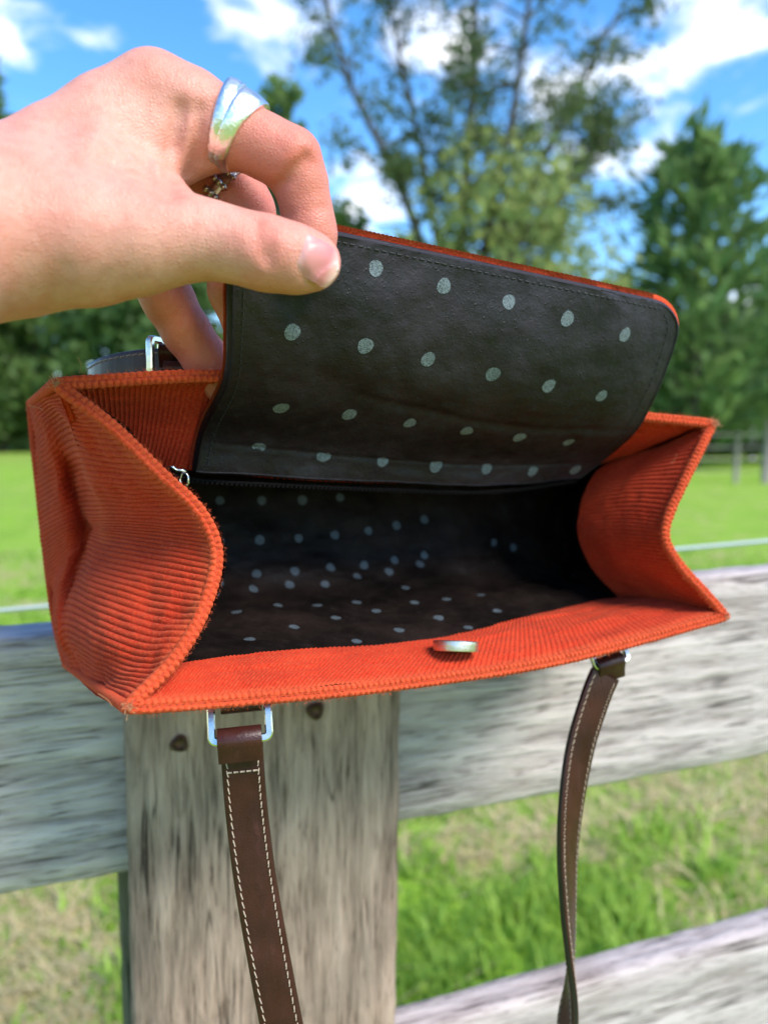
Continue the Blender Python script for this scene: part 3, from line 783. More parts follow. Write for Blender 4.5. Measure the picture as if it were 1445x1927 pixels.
def build_rim():
    pts = np.concatenate([PA(FRONT)[:-1], PA(RIGHT)[:-1], PA(BACK)[:-1], PA(LEFT)[:-1]])
    # corners stay crisp: sample each side by itself
    segs = [resample(PA(s), 400)[0] for s in (FRONT, RIGHT, BACK, LEFT)]
    raw = np.concatenate([s[:-1] for s in segs])
    d = np.concatenate([[0], np.cumsum(np.linalg.norm(np.diff(np.concatenate([raw, raw[:1]]), axis=0), axis=1))]); L = d[-1]
    n = int(L / PITCHR) * 8
    q = np.linspace(0, L, n, endpoint=False); raw2 = np.concatenate([raw, raw[:1]])
    C = np.stack([np.interp(q, d, raw2[:, k]) for k in range(3)], 1)
    k = 5; ker = np.ones(2 * k + 1) / (2 * k + 1)
    C = np.stack([np.convolve(np.concatenate([C[-k:, i], C[:, i], C[:k, i]]), ker, 'valid') for i in range(3)], 1)
    T = unit(np.roll(C, -3, 0) - np.roll(C, 3, 0))
    k = 24; ker = np.ones(2 * k + 1) / (2 * k + 1)
    T = unit(np.stack([np.convolve(np.concatenate([T[-k:, i], T[:, i], T[:k, i]]), ker, 'valid') for i in range(3)], 1))
    N0 = unit(camdir(.40, -.90, .10)); N0 = unit(N0 - T * (T @ N0)[:, None])
    B = np.cross(T, N0)
    m = 20; th_ = np.linspace(0, 2 * np.pi, m, endpoint=False)
    bx = np.cos(th_); by = np.sin(th_)
    ph = q / L * int(L / PITCHR)
    lobe = 1 / (1 + np.exp(-bx * 12))                       # which bead row
    bead = lambda p: np.abs(np.sin(np.pi * p)) ** .6
    hb = bead(ph)[:, None] * (1 - lobe)[None] + bead(ph + .42)[:, None] * lobe[None]
    jit = .74 + .50 * vnoise(q[:, None] * 900, bx[None] * 3 + 9, 31)
    groove = 1 - .55 * np.exp(-(bx / .20) ** 2)
    r = (.50 + .56 * hb) * jit
    V = C[:, None] + B[:, None] * (bx * .0026)[None, :, None] * (.80 + .22 * r[..., None]) + N0[:, None] * (by * groove)[None, :, None] * .0026 * r[..., None]
    wear = np.clip(.25 + .55 * hb * vnoise(q[:, None] * 60, bx[None] * 2 + 4, 33) + .1 * (by > 0), 0, .9)
    mesh_obj('rim_binding', V, grid_faces(n, m, True, True), M_CORD, bag, True, {'wear': wear})
    # lockstitch sunk between the two rows
    S = Bag(); step = int(.0042 / (L / n))
    for i in range(0, n, step):
        j = min(n - 1, i + int(step * .72))
        p = C[i:j:2] + N0[i:j:2] * .0010
        if len(p) < 3: continue
        v, f = tube_geo(p, .00038, 5); S.add(v, f)
    o = S.build('rim_stitching', M_OTHREAD, bag); o['kind'] = 'stuff'
    # frayed corners
    R = np.random.default_rng(3); Fy = Bag()
    for (px, py, z, cnt, spread) in ((243, 1331, .254, 70, .0010), (106, 722, .274, 100, .0011), (1340, 797, .408, 110, .0015), (1364, 1160, .398, 40, .0011), (62, 765, .415, 20, .0014), (125, 1252, .408, 16, .0014)):
        c = P(px, py, z); out = unit(c - BAGO)
        for _ in range(cnt):
            a = c + R.normal(size=3) * spread * .9; d = unit(out * .9 + R.normal(size=3) * .8); ln = spread * (.5 + 1.2 * R.random())
            v, f = tube_geo(crom([a, a + d * ln * .5, a + d * ln + R.normal(size=3) * spread * .5], np.linspace(0, 1, 5)), 0.00006 + .00007 * R.random(), 4); Fy.add(v, f)
    for (px, py, z, d, ln) in ((212, 1330, .253, (-.6, 0, .55), .008), (82, 772, .278, (-.9, 0, .3), .006), (1262, 872, .395, (.35, -.3, .85), .006), (150, 703, .277, (-.1, 0, 1), .006)):
        a = P(px, py, z); d = camdir(*d)
        v, f = tube_geo(crom([a, a + d * ln * .5 + camdir(.001, 0, 0), a + d * ln], np.linspace(0, 1, 6)), .00007, 4); Fy.add(v, f)
    o = Fy.build('frayed_fibres', M_FRAY, bag); o['kind'] = 'stuff'
    # velvety fuzz standing off the rim against the light
    Fz = Bag()
    for i in R.integers(0, n, 6000):
        th0 = R.random() * np.pi * 1.2 - .1
        nn = unit(B[i] * np.cos(th0) + N0[i] * np.sin(th0)); a = C[i] + B[i] * np.cos(th0) * .0031 + N0[i] * np.sin(th0) * .0019
        d = unit(nn + R.normal(size=3) * .6); ln = .0006 + .0011 * R.random()
        w = unit(np.cross(d, R.normal(size=3))) * .00006
        Fz.add([a - w, a + w, a + d * ln], [(0, 1, 2)])
    o = Fz.build('pile_fuzz', M_FUZZ, bag, False); o['kind'] = 'stuff'
M_FUZZ = material('orange fuzz', (.58, .10, .03), .9)[0]
build_rim()

# ------------------------------------------------------------------ flap
def build_flap():
    rows = [
        [(369, 888, .330), (550, 900, .352), (735, 908, .378), (920, 913, .405), (1092, 900, .435)],
        [(384, 815, .322), (560, 838, .345), (745, 856, .370), (940, 868, .398), (1142, 862, .424)],
        [(428, 722, .294), (595, 762, .320), (775, 795, .347), (975, 815, .372), (1196, 812, .398)],
        [(437, 620, .273), (612, 668, .298), (800, 708, .324), (1010, 742, .350), (1232, 748, .383)],
        [(440, 520, .263), (622, 566, .286), (820, 612, .311), (1040, 655, .337), (1262, 672, .373)],
        [(452, 408, .257), (640, 444, .279), (850, 488, .303), (1070, 534, .329), (1288, 582, .364)]]
    G = np.swapaxes(np.array([[P(*p) for p in r] for r in rows]), 0, 1)      # (u, v, 3)
    Lu, Lv = .225, .135                           # metres, for the rounded corners
    Rc = .015
    tv = np.concatenate([np.linspace(0, 1 - Rc / Lv, 84), 1 - Rc / Lv + Rc / Lv * np.sin(np.linspace(0, np.pi / 2, 20))[1:]])
    nu, nv = 120, len(tv)
    tu = np.linspace(0, 1, nu)
    S = np.empty((nu, nv, 3))
    A = crom(G, np.linspace(0, 1, 240))
    Sfull = np.swapaxes(crom(np.swapaxes(A, 0, 1), tv), 0, 1)              # (240, nv, 3)
    for j, v in enumerate(tv):
        y = max(0.0, v * Lv - (Lv - Rc)); ins = (Rc - math.sqrt(max(0, Rc * Rc - y * y))) / Lu
        x = (ins + (1 - 2 * ins) * tu) * 239
        for k in range(3): S[:, j, k] = np.interp(x, np.arange(240), Sfull[:, j, k])
    a, b = np.meshgrid(tu, tv, indexing='ij')
    N = grid_normals(S)
    if N[nu // 2, nv // 2] @ (CAM - S[nu // 2, nv // 2]) < 0: N = -N
    wr = (vnoise(a * 6, b * 4, 41) - .5) * .0035 + (vnoise(a * 16, b * 9, 42) - .5) * .0012
    wr -= .0011 * np.exp(-((b - .44 - .03 * np.sin(a * 5)) / .018) ** 2) * (a > .35)            # crease
    wr -= .0008 * np.exp(-((b - .16) / .010) ** 2)                                               # seam near the root
    S = S + N * (wr * np.clip(np.minimum(np.minimum(a, 1 - a) * 12, 1), 0, 1))[..., None]
    TH = .0040
    def outward(Sg, Ng):
        """direction out of the sheet along its border loop, square to the edge"""
        a, c = Sg.shape[:2]
        loop = [(i, 0) for i in range(a)] + [(a - 1, j) for j in range(1, c)] + [(i, c - 1) for i in range(a - 2, -1, -1)] + [(0, j) for j in range(c - 2, 0, -1)]
        I = np.array(loop); p = Sg[I[:, 0], I[:, 1]]; nn = Ng[I[:, 0], I[:, 1]]
        k = 3; q = unit(np.cross(unit(np.roll(p, -k, 0) - np.roll(p, k, 0)), nn))
        if np.sum(q * (p - p.mean(0))) < 0: q = -q
        out = np.zeros_like(Sg); out[I[:, 0], I[:, 1]] = q
        return out
    o = outward(S, N)
    border = [(i, 0) for i in range(nu)] + [(nu - 1, j) for j in range(1, nv)] + [(i, nv - 1) for i in range(nu - 2, -1, -1)] + [(0, j) for j in range(nv - 2, 0, -1)]
    bi = np.array([i * nv + j for i, j in border]); nb = len(bi)
    Sv = S.reshape(-1, 3); Nv = N.reshape(-1, 3); Ov = o.reshape(-1, 3)
    r1 = Sv[bi] + Ov[bi] * .0008 - Nv[bi] * .0005; r2 = Sv[bi] + Ov[bi] * .0015 - Nv[bi] * .0018; r3 = Sv[bi] + Ov[bi] * .0012 - Nv[bi] * .0031
    V = np.concatenate([Sv, r1, r2, r3]); f = [tuple(q) for q in grid_faces(nu, nv)]
    n0 = nu * nv
    for k in range(nb):
        k2 = (k + 1) % nb
        f += [(bi[k], bi[k2], n0 + k2, n0 + k), (n0 + k, n0 + k2, n0 + nb + k2, n0 + nb + k), (n0 + nb + k, n0 + nb + k2, n0 + 2 * nb + k2, n0 + 2 * nb + k)]
    fl = mesh_obj('flap', V, [tuple(int(i) for i in q) for q in f], M_FLAPLIN, bag)
    fl['label'] = 'raised flap showing its charcoal polka dot lining'
    # orange outer face of the flap, standing a little proud of the lining edge
    n_r = 92
    tu2 = np.linspace(0, 1, n_r * 6 + 1); ii = tu2 * (nu - 1)
    S2 = np.stack([np.stack([np.interp(ii, np.arange(nu), S[:, j, k]) for k in range(3)], 1) for j in range(nv)], 1)
    N2 = np.stack([np.stack([np.interp(ii, np.arange(nu), N[:, j, k]) for k in range(3)], 1) for j in range(nv)], 1)
    O2 = outward(S2, N2); edge = np.zeros(S2.shape[:2]); edge[0] = .55; edge[-1] = .9; edge[:, -1] = np.interp(tu2, [0, .1, 1], [.55, .9, .9])
    h = np.sqrt(np.abs(np.sin(np.pi * tu2 * n_r)))[:, None] * .0004
    Vb = S2 - N2 * (TH + h)[..., None] + O2 * edge[..., None] * .0040
    Vf = S2[:, :] - N2 * .0033 + O2 * edge[..., None] * (.0040 + .0004 * h[..., None] / .0004)
    m1, m2 = Vb.shape[:2]
    f = [tuple(q) for q in grid_faces(m1, m2)] + [tuple(q) for q in grid_faces(m1, m2, off=m1 * m2)]
    bd = [i * m2 + m2 - 1 for i in range(m1)]; bl = [j for j in range(m2)]; br = [(m1 - 1) * m2 + j for j in range(m2)]
    for ln in (bd, bl, br):
        for p, q in zip(ln[:-1], ln[1:]): f.append((p, q, q + m1 * m2, p + m1 * m2))
    mesh_obj('flap_shell', np.concatenate([Vb.reshape(-1, 3), Vf.reshape(-1, 3)]), [tuple(int(i) for i in q) for q in f], M_CORD, fl, True,
             {'wear': np.tile((edge * .5).ravel(), 2)})
    # dark topstitching 4 mm inside the edge
    St = Bag()
    jt = nv - 8
    path = [S[i, jt] + N[i, jt] * .0001 for i in range(2, nu - 2)]
    left = [S[3, j] + N[3, j] * .0001 for j in range(4, jt - 1)]; right = [S[nu - 4, j] + N[nu - 4, j] * .0001 for j in range(4, jt - 1)]
    for line in (path, left, right):
        p, L = resample(np.array(line), 600); n = int(L / .0034)
        for k in range(n):
            i0, i1 = int(k * 600 / n), int((k + .66) * 600 / n)
            seg = p[i0:max(i1, i0 + 3)]
            if len(seg) < 2: continue
            v, ff = tube_geo(seg, .00032, 5); St.add(v, ff)
    ob = St.build('flap_stitching', M_DTHREAD, fl); ob['kind'] = 'stuff'
    return fl, S, N
FLAP, FS, FN = build_flap()

def bvh_of(S):
    nu, nv = S.shape[:2]
    return BVHTree.FromPolygons([Vector(v) for v in S.reshape(-1, 3)], [tuple(int(i) for i in q) for q in grid_faces(nu, nv)])
def dots(parent, bvhs, pts, rad, mat, seed):
    r = np.random.default_rng(seed)
    for px, py in pts:
        d = Vector(unit(P(px, py, 1.0) - CAM)); best = None
        for bv in bvhs:
            h = bv.ray_cast(Vector(CAM), d)
            if h[0] is not None and (best is None or h[3] < best[0][3]): best = (h, bv)
        if best is None: continue
        (loc, nor, _, _), bv = best
        nor = Vector(nor)
        if nor.dot(d) > 0: nor = -nor
        nor.normalize()
        a = nor.cross(Vector((0.1, 0.2, 1))).normalized(); b = nor.cross(a)
        R = rad * (.92 + .16 * r.random())
        V = []; n = 22
        for ring in (0, .5, 1.0):
            for k in range(1 if ring == 0 else n):
                t = 2 * math.pi * k / n; rr = R * ring * (1 + (.04 * math.sin(3 * t + px) + 0.012 * r.normal() if ring == 1 else 0))
                q = loc + a * (rr * math.cos(t)) + b * (rr * math.sin(t))
                h = bv.find_nearest(q)
                p = h[0] if h[0] is not None and (h[0] - q).length < .002 else q
                V.append(p + nor * .00012)
        f = [(0, 1 + k, 1 + (k + 1) % n) for k in range(n)] + [(1 + k, 1 + n + k, 1 + n + (k + 1) % n, 1 + (k + 1) % n) for k in range(n)]
        mesh_obj('printed_dot', np.array([tuple(v) for v in V]), f, mat, parent)
dots(FLAP, [bvh_of(FS)], [(707, 505), (835, 538), (957, 568), (1067, 600), (1175, 630), (550, 625), (688, 651), (805, 676), (927, 704), (1032, 726), (1131, 745),
    (529, 768), (657, 780), (771, 796), (878, 811), (977, 823), (1069, 832), (487, 841), (609, 857), (720, 868), (820, 877), (915, 882), (1002, 887), (1082, 884)], .0033, M_DOT, 3)
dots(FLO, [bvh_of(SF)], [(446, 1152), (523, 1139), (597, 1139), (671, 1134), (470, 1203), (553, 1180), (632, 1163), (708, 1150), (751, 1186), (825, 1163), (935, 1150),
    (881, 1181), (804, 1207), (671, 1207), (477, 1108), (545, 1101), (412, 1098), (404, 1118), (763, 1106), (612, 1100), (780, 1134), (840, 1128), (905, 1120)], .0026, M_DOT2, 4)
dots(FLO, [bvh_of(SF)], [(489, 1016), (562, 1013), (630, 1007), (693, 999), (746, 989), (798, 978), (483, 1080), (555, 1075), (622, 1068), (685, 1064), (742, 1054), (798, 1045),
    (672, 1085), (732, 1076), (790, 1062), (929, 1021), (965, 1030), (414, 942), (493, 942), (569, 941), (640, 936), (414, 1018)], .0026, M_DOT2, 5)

# ------------------------------------------------------------------ snap, zip, straps, buckles
def lathe(name, c, axis, prof, mat, parent, n=32):
    axis = unit(axis); a = unit(np.cross(axis, [.3, .1, .9])); b = np.cross(axis, a)
    th_ = np.linspace(0, 2 * np.pi, n, endpoint=False)
    V = np.concatenate([c + axis * h + r * (np.cos(th_)[:, None] * a + np.sin(th_)[:, None] * b) for r, h in prof])
    f = [tuple(q) for q in grid_faces(len(prof), n, False, True)] + [tuple(range(n)), tuple(range((len(prof) - 1) * n, len(prof) * n))]
    return mesh_obj(name, V, f, mat, parent)
def ribbon(name, ctr, wdir, width, thick, mat, parent, n=160, edge=True, stitch=True, open_ends=False):
    """leather strap swept along ctr with width direction wdir (both control lists)"""
    ctr = np.asarray(ctr, float)
    tt = np.linspace(0, 1, n); C = crom(ctr, tt); Wd = unit(crom(np.asarray(wdir, float), tt))
    T = unit(np.gradient(C, axis=0)); Wd = unit(Wd - T * np.sum(Wd * T, 1, keepdims=True)); N = np.cross(T, Wd)
    w, t = width / 2, thick / 2
    prof = [(-w, -t * .6), (-w * .96, -t), (-w * .80, -t * 1.05), (0, -t * 1.12), (w * .80, -t * 1.05), (w * .96, -t), (w, -t * .6), (w, t * .6), (w * .96, t), (w * .80, t * 1.05), (0, t * 1.12), (-w * .80, t * 1.05), (-w * .96, t), (-w, t * .6)]
    V = np.stack([C + Wd * a + N * b for a, b in prof], 1); m = len(prof)
    f = [tuple(q) for q in grid_faces(n, m, False, True)] + [tuple(range(m)), tuple(range((n - 1) * m, n * m))]
    o = mesh_obj(name, V, f, mat, parent)
    o.data.materials.append(M_EDGE)
    for p in o.data.polygons:
        if len(p.vertices) == 4:
            k = sorted(v % m for v in p.vertices)
            if k == [6, 6, 7, 7] or k == [0, 0, 13, 13]: p.material_index = 1
    if stitch:
        S = Bag()
        s = np.concatenate([[0], np.cumsum(np.linalg.norm(np.diff(C, axis=0), axis=1))])
        k = .004
        while k < s[-1] - .004:
            q = np.linspace(k, k + .0024, 4)
            g = lambda A: np.stack([np.interp(q, s, A[:, i]) for i in range(3)], 1)
            c, ww, nn = g(C), g(Wd), g(N)
            for sd in (-1, 1):
                for fs in (-1, 1):
                    p = c + ww * sd * (w - .0021) + nn * fs * (t * 1.06) + nn * fs * np.array([-.0002, .0002, .0002, -.0002])[:, None] + ww * sd * np.array([.0002, .00005, -.00005, -.0002])[:, None]
                    v, ff = tube_geo(p, .00030, 5); S.add(v, ff)
            k += .0033
        so = S.build('strap_stitching', M_THREAD, parent if o.parent is None else o); so['kind'] = 'stuff'
    return o
def buckle(c, ax, ay, hw, hh, bar, mat, parent, name='buckle'):
    """rounded rectangular metal loop with a square bar"""
    ax, ay = unit(ax), unit(ay); az = unit(np.cross(ax, ay)); ay = np.cross(az, ax)
    pts = []; rc = .0018
    for cx, cy, a0 in ((hw - rc, hh - rc, 0), (-hw + rc, hh - rc, 90), (-hw + rc, -hh + rc, 180), (hw - rc, -hh + rc, 270)):
        for k in range(6):
            t = math.radians(a0 + 18 * k); pts.append((cx + rc * math.cos(t), cy + rc * math.sin(t), math.cos(t), math.sin(t)))
    V = []; b = bar / 2; e = b * .35
    prof = [(b, -b + e), (b, b - e), (b - e, b), (-b + e, b), (-b, b - e), (-b, -b + e), (-b + e, -b), (b - e, -b)]
    for x, y, nx, ny in pts:
        for u, v in prof: V.append(c + ax * (x + nx * u) + ay * (y + ny * u) + az * v * 1.1)
    o = mesh_obj(name, V, [tuple(q) for q in grid_faces(len(pts), len(prof), True, True)], mat, parent, True)
    m = o.modifiers.new('edge', 'EDGE_SPLIT'); m.split_angle = math.radians(35)
    return o
def leather_loop(name, c, ax, up, hw, r, tail, parent):
    """leather folded round a buckle bar: a roll with two plies hanging from it (tail along -up)"""
    ax, up = unit(ax), unit(up); nz = unit(np.cross(ax, up)); up = np.cross(nz, ax)
    prof = [(-tail, r * .75)] + [(-tail * .5, r * .8)] + [(math.sin(t) * r, math.cos(t) * r) for t in np.linspace(-.4, math.pi + .4, 12)] + [(-tail * .5, -r * .8), (-tail, -r * .75)]
    th0 = .0013
    pr = np.array(prof); ce = np.array([-.1 * r, 0]); d = pr - ce; inn = pr - d / np.linalg.norm(d, axis=1, keepdims=True) * th0
    full = np.concatenate([pr, inn[::-1]]); m = len(full)
    xs = [-hw, -hw * .97, 0, hw * .97, hw]
    sc = [.96, 1, 1, 1, .96]
    V = [c + ax * x + up * (p[0]) + nz * p[1] * s for x, s in zip(xs, sc) for p in full]
    f = [tuple(q) for q in grid_faces(len(xs), m, False, True)]
    for e in (0, (len(xs) - 1) * m):
        for k in range(len(pr) - 1): f.append((e + k, e + k + 1, e + m - 2 - k, e + m - 1 - k))
    o = mesh_obj(name, V, f, M_STRAP, parent)
    md = o.modifiers.new('edge', 'EDGE_SPLIT'); md.split_angle = math.radians(50)
    return o

def build_fittings():
    # magnetic snap on the front facing
    c = P(857, 1222, .3365)
    up = unit(camdir(0.04, .19, 1.0))
    sn = lathe('snap', c - up * .001, up, [(.0, 0), (.0098, 0), (.0101, .0006), (.0101, .0042), (.0097, .0046), (.0080, .0047), (.0076, .0042), (.0036, .0040), (.0032, .0030), (0.0001, .0030)], M_SNAP, bag, 48)
    md = sn.modifiers.new('edge', 'EDGE_SPLIT'); md.split_angle = math.radians(40)
    # zip under the flap root: slim tape, teeth, pull
    zc = [P(300, 884, .332), P(372, 903, .339), P(550, 913, .359), P(735, 921, .386), P(920, 925, .412), P(1080, 905, .440)]
    path, L = resample(np.array(zc), 200)
    tube('zip_tape', path, .0020, M_LIN, bag, 8, squash=(1.0, .5))
    Z = Bag(); p2, L = resample(np.array(zc), 2 * int(L / .0022))
    for i in range(0, len(p2) - 1, 2):
        tdir = unit(p2[i + 1] - p2[i])
        v, f = box_geo(p2[i] + camdir(0, -.0022, -.0006), tdir * .0006, camdir(0, .0004, 0), camdir(0, 0, .0009)); Z.add(v, f)
    zo = Z.build('zip_teeth', material('dark zip teeth', (.006, .005, .005), .8, Specular_IOR_Level=.08)[0], bag, False); zo['kind'] = 'stuff'
    pb = Bag()
    a, b = P(312, 881, .322), P(352, 892, .325)
    ed = unit(b - a)
    pathp = [a, a + ed * .003 + camdir(0, -.001, .0012), (a + b) / 2 + camdir(0, -.0012, .0004), b - ed * .002 + camdir(0, -.001, .0008), b]
    v, f = tube_geo(crom(pathp, np.linspace(0, 1, 14)), np.array([.0008, .0016, .0019, .0021, .0022, .0021, .0019, .0018, .0019, .0021, .0022, .0020, .0015, .0006]), 10, squash=(1, .6)); pb.add(v, f)
    th_ = np.linspace(0, 2 * np.pi, 16, endpoint=False)
    cc = P(347, 903, .322)
    v, f = tube_geo([cc + camdir(math.cos(t) * .0018, 0, math.sin(t) * .003) for t in th_], .0006, 6, closed=True); pb.add(v, f)
    pb.build('zip_pull', M_CHROME, bag)
    # front strap: down the left, under the frame, up the right
    X = camdir(1, 0, 0)
    lefts = [(455, 1396, .2850), (456, 1414, .2860), (458, 1446, .287), (465, 1530, .288), (480, 1650, .288), (504, 1790, .288), (530, 1927, .288), (575, 2150, .289), (650, 2370, .294)]
    rights = [(905, 2370, .352), (1010, 2160, .372), (1062, 2010, .380), (1068, 1927, .382), (1074, 1860, .383), (1073, 1790, .383), (1069, 1700, .383), (1068, 1600, .383), (1076, 1500, .383), (1093, 1400, .384), (1121, 1310, .385), (1138, 1268, .386)]
    ctr = [P(*p) for p in lefts] + [P(780, 2450, .318)] + [P(*p) for p in rights]
    def wd(deg, dz=0): return camdir(math.cos(math.radians(deg)), math.sin(math.radians(deg)), dz)
    wds = [wd(8, .05), wd(8, .05), wd(6, .04), wd(6), wd(8), wd(10), wd(10), wd(18), wd(35)] + [wd(52)] + [wd(72), wd(96), wd(112), wd(106), wd(88), wd(70), wd(56), wd(44), wd(30), wd(18), wd(12, .1), wd(10, .15)]
    # the right-hand run turns its other face to the camera: keep the direction continuous
    ribbon('front_strap', ctr, wds, .0158, .0032, M_STRAP, bag, 420)
    ax = camdir(.985, .16, .06)
    bk = P(452, 1356, .2850)
    buckle(bk, ax, camdir(.02, .36, .93), .0105, .0070, .0030, M_CHROME, bag)
    leather_loop('strap_loop', bk + camdir(.0004, -.0024, -.0062), ax, camdir(.03, -.12, .98), .0081, .0046, .0075, bag)
    leather_loop('strap_tab', bk + camdir(.0002, .0015, .0052), ax, -camdir(.03, .75, .66), .0076, .0026, .012, bag)
    # white cross stitch across the strap end
    Sx = Bag(); e0 = P(427, 1455, .2848); e1 = P(488, 1449, .2854)
    for k in range(5):
        a, b = e0 + (e1 - e0) * (k + .1) / 5, e0 + (e1 - e0) * (k + .8) / 5
        v, f = tube_geo([a, (a + b) / 2 + camdir(0, -.0002, .0001), b], .00038, 5); Sx.add(v, f)
    so = Sx.build('end_stitching', M_THREAD, bag); so['kind'] = 'stuff'
    bk2 = P(1143, 1224, .3890); ax2 = camdir(.95, .25, .22)
    buckle(bk2, ax2, camdir(-.1, .30, .94), .0092, .0070, .0028, M_CHROME, bag)
    leather_loop('strap_loop', bk2 + camdir(-.0002, -.0020, -.0060), ax2, camdir(.25, -.2, .95), .0074, .0042, .0085, bag)
    leather_loop('strap_tab', bk2 + camdir(.0002, .002, .0052), ax2, -camdir(-.1, .75, .66), .0074, .0026, .010, bag)
    # rear strap standing behind the back rim
    rs = [P(330, 692, .318), P(300, 690, .320), P(250, 694, .325), (P(200, 704, .333)), P(176, 716, .345), P(180, 712, .360), P(215, 702, .378), P(300, 694, .40), P(420, 690, .425), P(560, 690, .45), P(700, 700, .47)]
    ups = [camdir(0, -.1, 1)] * len(rs)
    ribbon('rear_strap', rs, ups, .0150, .0032, M_STRAP, bag, 160)
    bk3 = P(294, 680, .3165)
    buckle(bk3, camdir(.25, .90, .1), camdir(.05, 0, 1), .0042, .0090, .0026, M_CHROME, bag)
    leather_loop('strap_loop', P(345, 664, .318), camdir(.985, .12, .0), camdir(0, -.3, .95), .0096, .0036, .006, bag)
    leather_loop('strap_tab', P(352, 694, .312), camdir(.985, .12, .0), camdir(0, -.3, .95), .0090, .0030, .006, bag)
build_fittings()

# ------------------------------------------------------------------ the hand (one continuous skin from a distance field)
def cam_pt(px, py, z): return np.array([(px - W0 / 2) / F * z, z, (H0 / 2 - py) / F * z])     # camera frame
def cam2world(v): return CAM + v[..., 0:1] * AX + v[..., 1:2] * AY + v[..., 2:3] * AZ
class Field:
    def __init__(s, lo, hi, h):
        s.h = h; s.lo = np.array(lo); n = np.ceil((np.array(hi) - s.lo) / h).astype(int) + 1
        s.n = n; ax = [s.lo[k] + h * np.arange(n[k]) for k in range(3)]
        s.G = np.stack(np.meshgrid(*ax, indexing='ij'), -1).astype(np.float32)
        s.d = np.full(tuple(n), 1.0, np.float32)
    def cone(s, a, b, ra, rb):
        a = np.asarray(a, np.float32); b = np.asarray(b, np.float32); ba = b - a; l2 = float(ba @ ba)
        pa = s.G - a
        t = np.clip((pa @ ba) / l2, 0, 1)
        return np.linalg.norm(pa - t[..., None] * ba, axis=-1) - (ra + (rb - ra) * t)
    def chain(s, pts, k):
        """pts: (px, py, z, radius in photo px at that depth)"""
        d = None
        for p, q in zip(pts[:-1], pts[1:]):
            c = s.cone(cam_pt(*p[:3]), cam_pt(*q[:3]), p[3] / F * p[2], q[3] / F * q[2])
            d = c if d is None else smin(d, c, k)
        return d
def smin(a, b, k):
    h = np.clip(.5 + .5 * (b - a) / k, 0, 1)
    return b * (1 - h) + a * h - k * h * (1 - h)
def surface_nets(D, lo, h):
    n = D.shape; neg = D < 0
    c = [(i, j, k) for i in (0, 1) for j in (0, 1) for k in (0, 1)]
    sl = lambda A, o: A[o[0]:n[0] - 1 + o[0], o[1]:n[1] - 1 + o[1], o[2]:n[2] - 1 + o[2]]
    cnt = sum(sl(neg, o).astype(np.int8) for o in c)
    act = (cnt > 0) & (cnt < 8); I = np.argwhere(act); idx = -np.ones(act.shape, np.int64); idx[act] = np.arange(len(I))
    acc = np.zeros((len(I), 3)); num = np.zeros(len(I))
    vals = {o: sl(D, o)[act] for o in c}
    for a in c:
        for b in c:
            if sum(abs(a[k] - b[k]) for k in range(3)) == 1 and a < b:
                va, vb = vals[a], vals[b]; x = (va < 0) != (vb < 0)
                t = np.where(x, va / np.where(x, va - vb, 1), 0)
                p = np.array(a)[None] * (1 - t[:, None]) + np.array(b)[None] * t[:, None]
                acc[x] += p[x]; num[x] += 1
    V = (I + acc / num[:, None]) * h + lo
    Fs = []
    for ax in range(3):
        o = [0, 0, 0]; o[ax] = 1
        A = neg[:n[0] - o[0], :n[1] - o[1], :n[2] - o[2]]; Bn = neg[o[0]:, o[1]:, o[2]:]
        E = np.argwhere(A != Bn); u, v = [k for k in range(3) if k != ax]
        ok = (E[:, u] > 0) & (E[:, v] > 0) & (E[:, u] < n[u] - 1) & (E[:, v] < n[v] - 1); E = E[ok]
        def g(du, dv):
            q = E.copy(); q[:, u] -= du; q[:, v] -= dv; return idx[q[:, 0], q[:, 1], q[:, 2]]
        q = np.stack([g(1, 1), g(0, 1), g(0, 0), g(1, 0)], 1)
        flip = A[tuple(E.T)] ^ (ax == 1)
        q[~flip] = q[~flip][:, ::-1]
        Fs.append(q)
    return V, np.concatenate(Fs)

INDEX = [(292, 184, .258, 75), (360, 212, .259, 74), (432, 244, .260, 63), (500, 277, .261, 56), (546, 302, .262, 57), (566, 345, .265, 49), (578, 400, .268, 46), (584, 440, .270, 48), (590, 505, .272, 40)]
THUMB = [(60, 440, .236, 146), (165, 448, .238, 122), (262, 449, .240, 100), (335, 447, .242, 80), (400, 453, .243, 67), (455, 466, .2435, 63), (505, 478, .244, 65), (560, 489, .2455, 59), (592, 494, .247, 50)]
MIDDLE = [(300, 262, .286, 78), (385, 322, .288, 64), (440, 376, .290, 60), (458, 402, .291, 57), (452, 470, .290, 50), (442, 545, .290, 47), (462, 620, .291, 40)]
RING = [(225, 395, .292, 70), (285, 500, .300, 52), (318, 566, .304, 46), (352, 625, .308, 43), (388, 676, .311, 41), (420, 725, .313, 37)]
PINKY = [(190, 420, .300, 60), (245, 452, .316, 46), (262, 480, .328, 42), (240, 490, .322, 38)]
